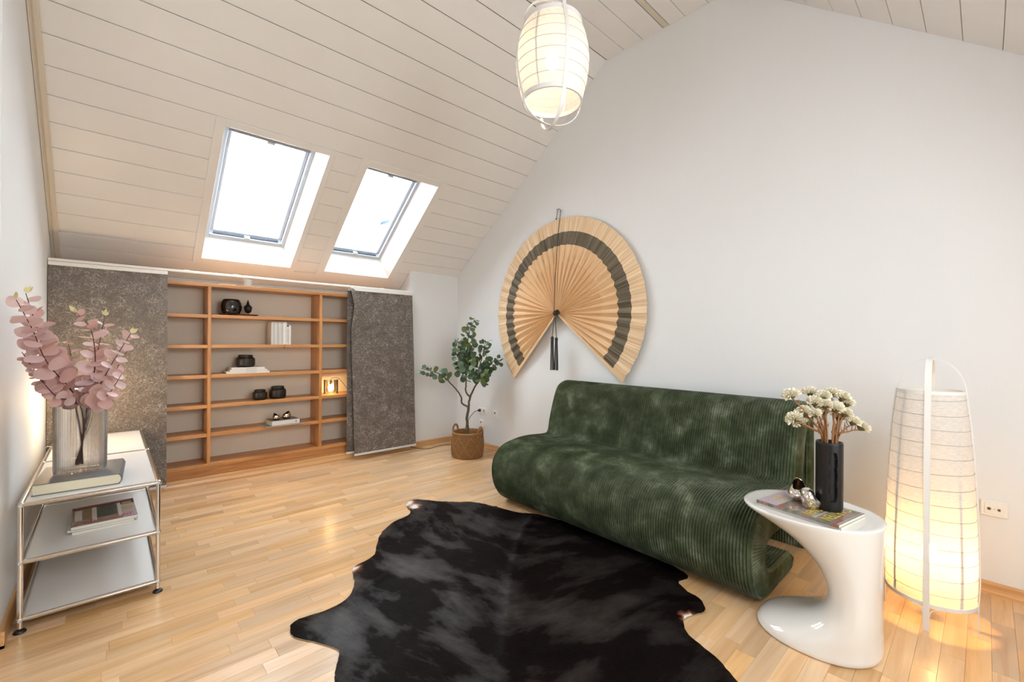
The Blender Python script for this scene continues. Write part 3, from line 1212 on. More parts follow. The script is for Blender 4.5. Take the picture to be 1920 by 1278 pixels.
M_SILV = mat('polished_silver', (0.85, 0.83, 0.80), rough=0.06, metal=1.0)
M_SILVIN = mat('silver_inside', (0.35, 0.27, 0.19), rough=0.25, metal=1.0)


def votive(label, c, R, ma, inner, tilt, az, grp, lip=0.22):
    """squat organic pot with a slanting soft rim"""
    H = R * 1.35
    t = thing('votive', label, 'candle holder', c, grp)
    T = Matrix.Translation(Vector(c)) @ Matrix.Rotation(az, 4, 'Z') @ Matrix.Rotation(tilt, 4, 'Y')

    def ring(r, z, k=0.0):
        o = []
        for i in range(32):
            a = 2 * pi * i / 32
            q = r * (1 + .05 * cos(3 * a + .6) + .03 * cos(2 * a))
            zz_ = z * (1 + k * lip * (cos(a) + .4 * cos(2 * a)))
            o.append(T @ Vector((q * cos(a), q * sin(a), zz_ * H)))
        return o
    mb = MB()
    mb.loft([ring(.45 * R, 0), ring(.66 * R, .02), ring(.90 * R, .18), ring(R, .40), ring(.95 * R, .62, .4), ring(.78 * R, .84, .8), ring(.66 * R, .96, 1), ring(.63 * R, 1.0, 1), ring(.59 * R, .98, 1)], True, True)
    mb.f.pop()
    mb.m.pop()
    mb.build('pot', ma, t, smooth=70)
    mb = MB()
    mb.loft([ring(.59 * R, .98, 1), ring(.68 * R, .82, .8), ring(.80 * R, .6, .3), ring(.82 * R, .40), ring(.7 * R, .18), ring(.4 * R, .09)], True, True)
    mb.f.pop(-2)
    mb.m.pop(-2)
    mb.build('inside', inner, t, smooth=70)
    return t


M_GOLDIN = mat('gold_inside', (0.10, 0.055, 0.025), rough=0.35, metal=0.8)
votive('pale gold metal votive on the left end of the white book on the low shelf', (-2.094, .015, zf2 + .0445), 0.036, M_GOLD, M_GOLDIN, 0.0, 2.2, 'metal votives on the low shelf')
votive('pale gold metal votive on the right end of the white book on the low shelf', (-2.000, .030, zf2 + .0445), 0.040, M_GOLD, M_GOLDIN, 0.0, 0.4, 'metal votives on the low shelf')

# glass block lamp on the right column
gx, gy, gz = -1.548, 0.105, SZ[2] + .004
gl = thing('glass_block_lamp', 'clear glass cylinder lamp with a glowing bulb on the right-hand shelf', 'table lamp', (gx, gy, gz))
M_BLOCK = thin_glass('block_glass', (0.95, 0.96, 0.93), 0.16)
mb = MB()
mb.lathe([(.070, 0), (.072, .003), (.072, .147), (.070, .150), (.050, .150), (.049, .147), (.049, .030), (.046, .026), (.001, .024)], (gx, gy, gz), 28)
mb.build('glass_block', M_BLOCK, gl, smooth=40)
mb = MB()
mb.lathe([(.001, .036), (.014, .040), (.024, .050), (.028, .063), (.025, .077), (.016, .088), (.013, .094), (.013, .098)], (gx, gy, gz), 20)
mb.build('bulb', emitter('bulb_shelf', (1.0, 0.66, 0.30), 70), gl, smooth=60)
mb = MB()
mb.lathe([(.013, .098), (.015, .100), (.015, .136), (.010, .146), (.004, .150)], (gx, gy, gz), 16)
mb.build('lamp_socket', mat('socket_grey', (0.20, 0.18, 0.15), rough=0.4), gl)
mb = MB()
mb.tube(catmull([(gx, gy, gz + .148), (gx + .012, gy, gz + .162), (gx + .045, gy, gz + .168), (gx + .085, gy, gz + .155), (gx + .13, gy - .01, gz + .10), (gx + .165, gy - .02, gz + .045), (gx + .20, gy - .02, gz + .006), (gx + .30, gy, gz + .004)], 6), 0.0026, 6)
mb.build('cord', M_CORD, gl)

# ================================================================== RACK WITH CHROME TUBES
RX0, RX1 = -3.545, -3.088
RYS = [-1.800, -0.945, -0.130]
RZS = [0.053, 0.297, 0.541]
rk = thing('tube_rack', 'low chrome tube rack with white steel shelves along the left wall', 'shelf unit', ((RX0 + RX1) / 2, -.95, 0))
TRD = 0.0095
for yy in RYS:
    for xx in (RX0, RX1):
        mb = MB()
        mb.tube([(xx, yy, 0.018), (xx, yy, RZS[2] + .006)], TRD, 14)
        mb.build('upright_tube', M_CHROME, rk)
        mb = MB()
        mb.lathe([(0.020, 0), (0.021, .003), (0.017, .010), (0.008, .013), (0.008, .018)], (xx, yy, 0), 16)
        mb.build('foot', M_BLACK, rk)
        for zz in RZS:
            mb = MB()
            mb.lathe([(.001, -.0125), (.008, -.0105), (.0118, -.005), (.0125, 0), (.0118, .005), (.008, .0105), (.001, .0125)], (xx, yy, zz), 14)
            jt = mb.build('ball_joint', M_CHROME, rk, smooth=60)
            if yy == RYS[0]:
                mb = MB()
                mb.tube([(xx, yy - .0105, zz), (xx, yy - .0140, zz)], .0062, 10)
                mb.build('joint_cap', M_SASH, jt)
for zz in RZS:
    for yy in RYS:
        mb = MB()
        mb.tube([(RX0, yy, zz), (RX1, yy, zz)], TRD, 14)
        mb.build('cross_tube', M_CHROME, rk)
    for k in range(2):
        for xx in (RX0, RX1):
            mb = MB()
            mb.tube([(xx, RYS[k], zz), (xx, RYS[k + 1], zz)], TRD, 14)
            mb.build('long_tube', M_CHROME, rk)
        top = zz + (.004 if zz > .5 else 0.0)
        mb = MB()
        mb.cbox(RX0 + TRD - .001, RX1 - TRD + .001, RYS[k] + TRD - .001, RYS[k + 1] - TRD + .001, top - .014, top, .0012)
        mb.build('shelf_panel', M_PANELW, rk, smooth=0)
RTOP = RZS[2] + .004

# big book under the glass vase
bz = RTOP
bkx0, bkx1, bky0, bky1 = -3.525, -3.226, -1.715, -1.355
bb = thing('book', 'large dark grey hardback lying under the ribbed glass vase', 'book', ((bkx0 + bkx1) / 2, (bky0 + bky1) / 2, bz))
RB = Matrix.Translation((bkx1, bky0, 0)) @ Matrix.Rotation(radians(-3), 4, 'Z') @ Matrix.Translation((-bkx1, -bky0, 0))
M_COVER = mat('cloth_cover_grey', (0.105, 0.115, 0.13), rough=0.5, bump=0.1, bscale=900)
BH = 0.050
mb = MB()
mb.cbox(bkx0, bkx1 - .004, bky0, bky1, bz, bz + .003, .0006, T=RB)
mb.cbox(bkx0, bkx1 - .004, bky0, bky1, bz + BH - .003, bz + BH, .0006, T=RB)
ring0 = [(bkx1 - .006 + .012 * sin(pi * k / 8), bz + BH * k / 8) for k in range(9)] + [(bkx1 - .009 + .012 * sin(pi * k / 8), bz + .003 + (BH - .006) * k / 8) for k in range(8, -1, -1)]
mb.loft([[RB @ Vector((a, yv, c)) for a, c in ring0] for yv in (bky0, bky1)], True, True)
mb.build('cover', M_COVER, bb, smooth=40)
mb = MB()
prof = [(bkx0 + .004, bz + .003), (bkx1 - .006, bz + .003), (bkx1 - .001, bz + BH * .3), (bkx1 + .001, bz + BH * .5), (bkx1 - .001, bz + BH * .7), (bkx1 - .006, bz + BH - .003), (bkx0 + .004, bz + BH - .003)]
mb.loft([[RB @ Vector((a, yv, c)) for a, c in prof] for yv in (bky0 + .004, bky1 - .004)], True, True)
mb.build('pages', mat('page_cream', (0.72, 0.66, 0.49), rough=0.8, noise=0.10, nscale=3, stretch=(1, 1, 500)), bb, smooth=0)
VZ = bz + BH

# ribbed glass vase with a waisted (bean shaped) plan
VC = Vector((-3.372, -1.535, VZ))
vs = thing('glass_vase', 'clear ribbed glass vase with a wavy outline holding pink branches', 'vase', VC)
VH = 0.330


def vase_plan(scale, rib, z):
    o = []
    N = 360
    for k in range(N):
        a = 2 * pi * k / N
        x = 0.092 * scale * math.copysign(abs(cos(a)) ** 0.62, cos(a))
        yv = 0.052 * scale * math.copysign(abs(sin(a)) ** 0.75, sin(a))
        yv += 0.020 * math.exp(-((x - .015) / .035) ** 2) * (1 if sin(a) < 0 else 0.75) - 0.005
        q = 1 + rib * (0.5 + 0.5 * cos(60 * a))
        yaw = radians(-8)
        x, yv = x * q, yv * (1 + (q - 1) * 1.6)
        o.append((VC.x + x * cos(yaw) - yv * sin(yaw), VC.y + x * sin(yaw) + yv * cos(yaw), VC.z + z))
    return o


M_VGLASS = bpy.data.materials.new('ribbed_glass')
M_VGLASS.use_nodes = True
_b = M_VGLASS.node_tree.nodes['Principled BSDF']
_b.inputs['Base Color'].default_value = (0.98, 0.98, 0.98, 1)
_b.inputs['Roughness'].default_value = 0.0
_b.inputs['IOR'].default_value = 1.42
_b.inputs['Transmission Weight'].default_value = 1.0
_n = M_VGLASS.node_tree.nodes
_lp = _n.new('ShaderNodeBsdfTransparent')
_lp.inputs['Color'].default_value = (0.96, 0.965, 0.97, 1)
_mx = _n.new('ShaderNodeMixShader')
_mx.inputs['Fac'].default_value = 0.52
M_VGLASS.node_tree.links.new(_b.outputs['BSDF'], _mx.inputs[1])
M_VGLASS.node_tree.links.new(_lp.outputs['BSDF'], _mx.inputs[2])
M_VGLASS.node_tree.links.new(_mx.outputs['Shader'], _n['Material Output'].inputs['Surface'])
mb = MB()
mb.loft([vase_plan(.94, .0, 0.0), vase_plan(.97, .060, .006), vase_plan(.98, .070, .02), vase_plan(1.0, .070, VH - .008), vase_plan(1.0, .02, VH), vase_plan(.93, .0, VH), vase_plan(.91, .0, VH - .01), vase_plan(.90, .0, .022), vase_plan(.80, 0, .018)], True, True)
mb.build('vase_body', M_VGLASS, vs, smooth=50)

# ---- hidden little lamp at the far end of the rack
lx, ly, lz = -3.440, -0.560, RTOP
ll = thing('small_lamp', 'small glowing lamp hidden behind the vase and pink leaves on the rack', 'table lamp', (lx, ly, lz))
mb = MB()
mb.lathe([(.055, 0), (.056, .004), (.050, .010), (.010, .014), (.008, .05), (.008, .26), (.014, .265), (.014, .285)], (lx, ly, lz), 24)
mb.build('base', mat('brushed_metal', (0.35, 0.33, 0.30), rough=0.35, metal=1.0), ll)
mb = MB()
mb.lathe([(.014, .285), (.030, .295), (.040, .315), (.043, .335), (.040, .355), (.030, .373), (.014, .383)], (lx, ly, lz), 28)
mb.build('globe', emitter('globe_glow', (1.0, 0.68, 0.36), 100), ll, smooth=60)
mb = MB()
mb.lathe([(.015, .383), (.020, .387), (.018, .415), (.010, .422)], (lx, ly, lz), 16)
mb.build('cap', M_BLACK, ll)
mb = MB()
mb.tube(catmull([(lx - .05, ly, lz + .003), (lx - .08, ly + .03, lz + .003), (XL + .02, ly + .10, lz - .02), (XL + .02, ly + .15, lz - .35)], 6), .003, 6)
mb.build('cord', M_SOCKET, ll)

# ---- magazines on the middle shelf of the rack
mz = RZS[1]
M_MAGTOP = mat('cover_photo_muted', (0.30, 0.26, 0.22), rough=0.25, noise=0.6, nscale=30)
M_RED = mat('print_red', (0.55, 0.035, 0.03), rough=0.4)
M_PALE = mat('print_pale', (0.62, 0.58, 0.54), rough=0.4)
M_LILAC = mat('print_lilac', (0.45, 0.36, 0.42), rough=0.4)
M_DKGREEN = mat('print_dark_green', (0.035, 0.05, 0.04), rough=0.4, noise=0.5, nscale=60)
M_OLIVE = mat('print_olive', (0.40, 0.36, 0.14), rough=0.4)
M_BROWN = mat('print_brown', (0.22, 0.14, 0.08), rough=0.4, noise=0.4, nscale=40)
MC = Vector((-3.285, -1.405, 0))
for i, (h, rot, dx, dy, lab) in enumerate(((.010, 1.0, .006, -.006, 'lowest'), (.010, -1.5, -.004, .004, 'middle'), (.016, 1.5, 0, 0, 'topmost'))):
    t = thing('magazine', '%s magazine of the pile on the chrome rack%s' % (lab, ', red lettering on its cover' if i == 2 else ''), 'magazine', (MC.x + dx, MC.y + dy, mz), 'magazines on the chrome rack')
    R = Matrix.Translation((MC.x + dx, MC.y + dy, 0)) @ Matrix.Rotation(radians(rot), 4, 'Z')
    w2, h2 = .124, .165
    MB().cbox(-w2 + .001, w2 - .002, -h2 + .001, h2 - .001, mz + .0008, mz + h - .0012, .0004, T=R).build('pages', M_PAPER, t, smooth=0)
    mb = MB()
    mb.cbox(-w2, w2, -h2, h2, mz, mz + .0008, .0002, T=R)
    mb.cbox(-w2, w2, -h2, h2, mz + h - .0012, mz + h, .0003, T=R)
    cv = mb.build('cover', M_MAGTOP if i == 2 else M_BKW, t, smooth=0)
    if i == 2:
        zt = mz + h

        def patch(nm, ma, x0, x1, y0, y1, e=.0004):
            q = MB()
            q.add([R @ Vector((x0, y0, zt + e)), R @ Vector((x1, y0, zt + e)), R @ Vector((x1, y1, zt + e)), R @ Vector((x0, y1, zt + e))], [(0, 1, 2, 3)])
            return q.build(nm, ma, cv, smooth=0)
        patch('printed_picture', M_INK, -.122, .122, .118, .163)
        patch('printed_picture', M_BROWN, -.118, -.045, -.08, .115)
        patch('printed_picture', M_PALE, -.112, -.085, -.08, .10, .0006)
        patch('printed_picture', M_PALE, -.048, -.030, -.13, .115, .0006)
        patch('printed_picture', M_DKGREEN, -.028, .050, -.08, .112)
        patch('printed_picture', M_PALE, .052, .066, -.13, .115, .0006)
        patch('printed_picture', M_LILAC, .066, .122, -.163, .075)
        patch('printed_picture', M_INK, .066, .121, .078, .125, .0006)
        patch('printed_picture', M_OLIVE, .072, .112, .085, .112, .0008)
        mb = MB()
        el = [R @ Vector((.092 + .026 * cos(2 * pi * k / 20), -.005 + .034 * sin(2 * pi * k / 20), zt + .0006)) for k in range(20)]
        mb.add(el, [list(range(20))])
        mb.build('printed_oval', M_OLIVE, cv, smooth=0)
        mb = MB()
        rr = random.Random(2)
        x = -.112
        while x < .112:
            q = rr.uniform(.003, .008)
            yy = .128 + rr.uniform(0, .008)
            mb.add([R @ Vector((x, yy, zt + .0008)), R @ Vector((x + q, yy, zt + .0008)), R @ Vector((x + q + .002, yy + .018, zt + .0008)), R @ Vector((x + .002, yy + .018, zt + .0008))], [(0, 1, 2, 3)])
            x += q + rr.uniform(.001, .003)
        mb.build('printed_headline', M_RED, cv, smooth=0)
        text_part('printed_title', 'Lebensstil', .066, M_RED, cv, R @ Matrix.Translation((-.118, -.140, zt + .001)), shear=0.35, sx=.82)
    mz += h

# ================================================================== PINK EUCALYPTUS BRANCHES
def leaf_mesh(name, ma, L, Wd, cup=0.12, point=0.0, n=10):
    """leaf blade with stalk at the origin, along +X, normal +Z, slight cup and thickness"""
    out_ = []
    for k in range(n + 1):
        t = k / n
        w = Wd * sin(pi * min(1, t ** (0.85))) ** (0.62 + point)
        x = L * (0.06 + 0.94 * t)
        zc = cup * L * (4 * t * (1 - t)) * -0.3
        out_.append((x, w, zc))
    vs, fs = [], []
    th = 0.0005
    for side in (1, -1):
        for x, w, zc in out_:
            e = cup * w * 0.6
            vs += [(x, -w, zc + e + side * th), (x, 0, zc + side * th), (x, w, zc + e + side * th)]
    m_ = n + 1
    for s in (0, 1):
        o = s * m_ * 3
        for k in range(n):
            for c in (0, 1):
                f = (o + 3 * k + c, o + 3 * k + c + 1, o + 3 * k + c + 4, o + 3 * k + c + 3)
                fs.append(f if s else f[::-1])
    o2 = m_ * 3
    for k in range(n):
        fs.append((3 * k, 3 * k + 3, o2 + 3 * k + 3, o2 + 3 * k))
        fs.append((3 * k + 2, o2 + 3 * k + 2, o2 + 3 * k + 5, 3 * k + 5))
    # stalk
    b = len(vs)
    vs += [(0, -.0008, 0), (0, .0008, 0), (0, 0, .0012), (L * .08, -.0008, 0), (L * .08, .0008, 0), (L * .08, 0, .0012)]
    fs += [(b, b + 1, b + 4, b + 3), (b + 1, b + 2, b + 5, b + 4), (b + 2, b, b + 3, b + 5)]
    me = bpy.data.meshes.new(name)
    me.from_pydata(vs, [], fs)
    me.materials.append(ma)
    me.polygons.foreach_set('use_smooth', [True] * len(me.polygons))
    me.set_sharp_from_angle(angle=radians(60))
    return me


def leaf_mat(name, c1, c2, trans=(0.5, 0.3, 0.3), tfac=0.3, rough=0.5):
    m, t, n, b = _new(name)
    L = t.links.new
    oi = n.new('ShaderNodeObjectInfo')
    mx = n.new('ShaderNodeMix')
    mx.data_type = 'RGBA'
    mx.inputs['A'].default_value = (*c1, 1)
    mx.inputs['B'].default_value = (*c2, 1)
    L(oi.outputs['Random'], mx.inputs['Factor'])
    tcn = n.new('ShaderNodeTexCoord')
    z = n.new('ShaderNodeTexNoise')
    z.inputs['Scale'].default_value = 40
    L(tcn.outputs['Object'], z.inputs['Vector'])
    hs = n.new('ShaderNodeHueSaturation')
    mr = n.new('ShaderNodeMapRange')
    mr.inputs['To Min'].default_value = .8
    mr.inputs['To Max'].default_value = 1.2
    L(z.outputs['Fac'], mr.inputs['Value'])
    L(mr.outputs['Result'], hs.inputs['Value'])
    L(mx.outputs['Result'], hs.inputs['Color'])
    L(hs.outputs['Color'], b.inputs['Base Color'])
    b.inputs['Roughness'].default_value = rough
    tl = n.new('ShaderNodeBsdfTranslucent')
    L(hs.outputs['Color'], tl.inputs['Color'])
    ms = n.new('ShaderNodeMixShader')
    ms.inputs['Fac'].default_value = tfac
    L(b.outputs['BSDF'], ms.inputs[1])
    L(tl.outputs['BSDF'], ms.inputs[2])
    L(ms.outputs['Shader'], n['Material Output'].inputs['Surface'])
    MATS[name] = m
    return m


def place_leaf(me, parent, base, pos, direction, normal, scale):
    x = Vector(direction).normalized()
    nn = Vector(normal)
    z = (nn - x * nn.dot(x))
    z = z.normalized() if z.length > 1e-4 else x.orthogonal().normalized()
    y = z.cross(x)
    R = Matrix((x, y, z)).transposed().to_4x4()
    o = bpy.data.objects.new('leaf', me)
    COL.objects.link(o)
    o.parent = parent
    o.matrix_local = Matrix.Translation(Vector(pos) - base) @ R @ Matrix.Scale(scale, 4)
    return o


M_PINK = leaf_mat('leaf_dusty_pink', (0.72, 0.47, 0.425), (0.83, 0.66, 0.64), tfac=0.3)
M_PSTEM = mat('stem_dark_wine', (0.055, 0.012, 0.014), rough=0.5)
M_TIP = mat('tip_pale_yellow', (0.72, 0.66, 0.36), rough=0.6)
PL = leaf_mesh('leaf_pink', M_PINK, 1.0, 0.46, 0.25)
PT = leaf_mesh('leaf_tip', M_TIP, 1.0, 0.22, 0.2, 0.5, n=6)
BRANCH = {
    'B1': ([(-3.375, -1.592, 0.9), (-3.475, -1.739, 1.143), (-3.510, -1.839, 1.283), (-3.545, -1.97, 1.405)], (.105, .050), 'tall pink-leaved branch leaning left against the white wall, front one of the pair'),
    'B2': ([(-3.376, -1.564, 0.892), (-3.468, -1.61, 1.113), (-3.495, -1.723, 1.238), (-3.530, -1.86, 1.440)], (.095, .045), 'tallest pink-leaved branch leaning left against the white wall, behind its twin'),
    'B3': ([(-3.393, -1.588, 0.897), (-3.485, -1.658, 1.043), (-3.550, -1.753, 1.192)], (.058, .028), 'thin pink branch with small leaves reaching low to the left wall'),
    'B4': ([(-3.367, -1.531, 0.892), (-3.399, -1.475, 1.076), (-3.424, -1.453, 1.237)], (.062, .040), 'short upright pink branch between the leaning pair and the tall middle branch'),
    'B5': ([(-3.353, -1.585, 0.897), (-3.322, -1.682, 1.111), (-3.327, -1.746, 1.251), (-3.349, -1.725, 1.326), (-3.384, -1.762, 1.37)], (.088, .045), 'tall pink branch rising from the middle of the vase with a pale yellow tip'),
    'B6': ([(-3.348, -1.521, 0.889), (-3.313, -1.419, 1.21), (-3.289, -1.441, 1.373)], (.068, .040), 'upright pink branch behind the tall middle one, with a pale yellow tip'),
    'B7': ([(-3.337, -1.613, 0.894), (-3.271, -1.729, 1.111), (-3.198, -1.864, 1.278)], (.070, .040), 'pink branch leaning right out of the vase, highest on the right side'),
    'B8': ([(-3.322, -1.572, 0.887), (-3.261, -1.602, 1.051), (-3.232, -1.629, 1.132), (-3.202, -1.656, 1.199)], (.066, .028), 'pink branch leaning far right ending in a bare dark twig'),
    'B9': ([(-3.392, -1.617, 0.892), (-3.445, -1.7, 0.982), (-3.492, -1.723, 1.06), (-3.520, -1.699, 1.095)], (.060, .030), 'lowest pink branch drooping left over the vase rim'),
    'B10': ([(-3.346, -1.632, 0.889), (-3.279, -1.80, 0.985), (-3.228, -1.86, 1.09)], (.072, .046), 'low pink branch leaning forward to the right over the vase rim'),
}
rl = random.Random(11)
for kname, (P, (Lb, Lt), lab) in BRANCH.items():
    base = Vector((P[0][0], P[0][1], VC.z + .03))
    # the stem stands inside the vase
    inside = Vector((VC.x + (P[0][0] - VC.x) * -.4, VC.y + (P[0][1] - VC.y) * .15, VC.z + .035))
    mouth = Vector((VC.x + max(-.06, min(.06, (P[0][0] - VC.x))), VC.y + max(-.03, min(.03, (P[0][1] - VC.y) * .5)), VC.z + VH - .004))
    root = thing('eucalyptus_branch', lab, 'branch', inside, 'pink branches in the glass vase')
    base = inside
    P0 = [inside, mouth] + [Vector(p) for p in P[1:]]
    C = catmull(P0, 14)
    n = len(C)
    mb = MB()
    mb.tube(C, [.0028 - .0015 * k / (n - 1) for k in range(n)], 6)
    mb.build('stem', M_PSTEM, root)
    # leaf pairs
    dist = [0]
    for i in range(1, n):
        dist.append(dist[-1] + (C[i] - C[i - 1]).length)
    dm = dist[14]
    tot = dist[-1]
    step = (0.030 + Lb * 0.10)
    s = dm + 0.012 if kname in ('B9', 'B10', 'B8', 'B4', 'B7') else dm + 0.03
    az = rl.random() * 6.28
    stop = tot - (.05 if kname == 'B8' else 0.012)
    while s < stop:
        i = max(1, next(k for k in range(n) if dist[k] >= s))
        f = (s - dist[i - 1]) / (dist[i] - dist[i - 1])
        p = C[i - 1].lerp(C[i], f)
        t = (C[i] - C[i - 1]).normalized()
        a = t.orthogonal().normalized()
        bvec = t.cross(a)
        q = (s - dm) / (tot - dm)
        Lf = Lb + (Lt - Lb) * q ** 1.2
        if q < .25 and kname in ('B1', 'B2', 'B5'):
            Lf *= .75
        for sg in (0, pi):
            d = a * cos(az + sg) + bvec * sin(az + sg)
            d = (d + t * rl.uniform(.1, .5)).normalized()
            d += Vector((rl.uniform(-.2, .2), rl.uniform(-.2, .2), rl.uniform(-.1, .2)))
            d.normalize()
            end = p + d * Lf
            if end.x < XL + .012 or (p + d * Lf * .6 + bvec * Lf * .4).x < XL + .01 or (p + d * Lf * .6 - bvec * Lf * .4).x < XL + .01:
                d = Vector((abs(d.x) + .12, d.y, d.z)).normalized()
            nrm = t + Vector((rl.uniform(-.5, .5), rl.uniform(-.7, .1), rl.uniform(-.2, .4)))
            place_leaf(PL, root, base, p, d, nrm, Lf * rl.uniform(.85, 1.12))
        az += pi / 2 + rl.uniform(-.35, .35)
        s += step * rl.uniform(.8, 1.2) * (0.85 if q < .3 else 1)
    if kname not in ('B8', 'B9', 'B10', 'B4', 'B3'):
        for k in range(3):
            d = (C[-1] - C[-2]).normalized() + Vector((rl.uniform(-.6, .8), rl.uniform(-.6, .6), rl.uniform(-.2, .5)))
            place_leaf(PT, root, base, C[-1], d, (rl.uniform(-1, 1), -1, .3), rl.uniform(.028, .040))

# ================================================================== WALL FAN
FC = Vector((-0.105, -1.768, 1.530))
FR, FB0, FB1 = 0.930, 0.662, 0.790
fan = thing('wall_fan', 'large pleated bamboo fan with a dark band on the wall above the sofa', 'fan', FC)


def reed(name, c1, c2):
    m, t, n, b = _new(name)
    L = t.links.new
    at = n.new('ShaderNodeAttribute')
    at.attribute_name = 'polar'
    mp = n.new('ShaderNodeMapping')
    mp.inputs['Scale'].default_value = (420, 2.0, 1)
    L(at.outputs['Vector'], mp.inputs['Vector'])
    z = n.new('ShaderNodeTexNoise')
    z.inputs['Scale'].default_value = 1.0
    z.inputs['Detail'].default_value = 3
    L(mp.outputs['Vector'], z.inputs['Vector'])
    r = ramp(n, [(0.33, c1), (0.5, [(a + b_) / 2 for a, b_ in zip(c1, c2)]), (0.68, c2)])
    L(z.outputs['Fac'], r.inputs['Fac'])
    L(r.outputs['Color'], b.inputs['Base Color'])
    b.inputs['Roughness'].default_value = 0.55
    bp = n.new('ShaderNodeBump')
    bp.inputs['Strength'].default_value = .3
    bp.inputs['Distance'].default_value = .002
    L(z.outputs['Fac'], bp.inputs['Height'])
    L(bp.outputs['Normal'], b.inputs['Normal'])
    MATS[name] = m
    return m


M_REED = reed('bamboo_reed', (0.68, 0.43, 0.225), (0.86, 0.64, 0.40))
M_REEDO = reed('bamboo_reed_rim', (0.60, 0.39, 0.21), (0.88, 0.69, 0.46))
M_REEDD = reed('bamboo_reed_dark', (0.055, 0.045, 0.030), (0.20, 0.16, 0.105))
NPL = 38
A0, A1 = radians(-40.5), radians(224.5)


def fan_pt(a, r, phase, side=0.0):
    """a: angle from the -Y axis upward; phase -1..1 pleat height"""
    amp = 0.004 + 0.016 * min(1.0, r / 0.35) * (1 - 0.97 * min(1.0, max(0.0, (r - 0.58) / 0.26)))
    x = FC.x + 0.018 + (-0.032 - FC.x - 0.018) * (r / FR) ** 0.9 + amp * phase + side
    x = min(x, -0.004 + min(0, side))
    return Vector((x, FC.y - r * cos(a), FC.z + r * sin(a)))


def fan_zone(name, ma, rs):
    n = NPL * 4
    mb = MB()
    pol = []
    grid = []
    for side in (0.0, 0.0012):
        for r in rs:
            for k in range(n + 1):
                a = A0 + (A1 - A0) * k / n
                ph = abs(((k / 4) % 1) * 2 - 1) * 2 - 1
                rr_ = r
                if r == FR:
                    rr_ = FR + .004 * sin(k * 2.3) + .003 * sin(k * 5.1)
                grid.append(fan_pt(a, rr_, ph, side))
                pol.append((k / n, r, 0))
    W_ = n + 1
    fs = []
    NR = len(rs)
    for s in (0, 1):
        o = s * NR * W_
        for j in range(NR - 1):
            for k in range(n):
                f = (o + j * W_ + k, o + j * W_ + k + 1, o + (j + 1) * W_ + k + 1, o + (j + 1) * W_ + k)
                fs.append(f if s else f[::-1])
    o = NR * W_
    for k in range(n):
        j = NR - 1
        fs.append((j * W_ + k, j * W_ + k + 1, o + j * W_ + k + 1, o + j * W_ + k))
    mb.add(grid, fs)
    ob = mb.build(name, ma, fan, smooth=12)
    at_ = ob.data.attributes.new('polar', 'FLOAT_VECTOR', 'POINT')
    at_.data.foreach_set('vector', [c for p in pol for c in p])
    return ob


fan_zone('fan_ribs', M_REED, [0.035, 0.1, 0.2, 0.33, 0.5, FB0])
fan_zone('fan_band', M_REEDD, [FB0, (FB0 + FB1) / 2, FB1])
fan_zone('fan_rim', M_REEDO, [FB1, 0.86, FR])
for a in (A0 - .005, A1 + .005):
    mb = MB()
    rr_ = [0.03, 0.3, 0.6, FR + .01]
    rings = []
    for r in rr_:
        p = fan_pt(a, r, 0)
        w = .006 + .010 * r / FR
        tv = Vector((0, sin(a), cos(a)))
        rings.append([p + tv * w + Vector((-.008, 0, 0)), p - tv * w + Vector((-.008, 0, 0)), p - tv * w + Vector((.004, 0, 0)), p + tv * w + Vector((.004, 0, 0))])
    mb.loft(rings, True, True)
    mb.build('guard_stick', M_REED, fan, smooth=0)
mb = MB()
kn = []
for k in range(9):
    u = -1 + 2 * k / 8
    kn.append((max(.0006, .021 * sqrt(max(0, 1 - u * u))), u * .026))
mb.lathe(kn, (FC.x - .012, FC.y, FC.z), 16)
mb.build('knob', M_BLACK, fan, smooth=60)
mb = MB()
hy, hz_ = -1.738, 2.535
mb.tube(catmull([(FC.x - .025, FC.y, FC.z + .015), (FC.x - .012, FC.y + (hy - .012 - FC.y) * .25, FC.z + .25), (FC.x + .016, FC.y + (hy - .012 - FC.y) * .55, FC.z + .55), (-.056, FC.y + (hy - .012 - FC.y) * .82, 2.35), (-.030, hy - .010, hz_ - .06), (-.022, hy - .012, hz_), (-.020, hy + .008, hz_ + .024), (-.020, hy + .03, hz_ + .018), (-.020, hy + .045, hz_ - .06), (-.020, hy + .055, hz_ - .105)], 8), .0032, 6)
mb.tube([(-.020, hy + .048, hz_ - .06), (-.020, hy + .058, hz_ - .115)], .007, 6)
mb.build('hanging_cord', M_CORD, fan)
mb = MB()
mb.tube(catmull([(0.0, hy + .028, hz_ + .008), (-.022, hy + .028, hz_ + .006), (-.030, hy + .03, hz_ + .02), (-.028, hy + .03, hz_ + .035)], 5), .0026, 6)
mb.build('wall_hook', M_ALU, fan)
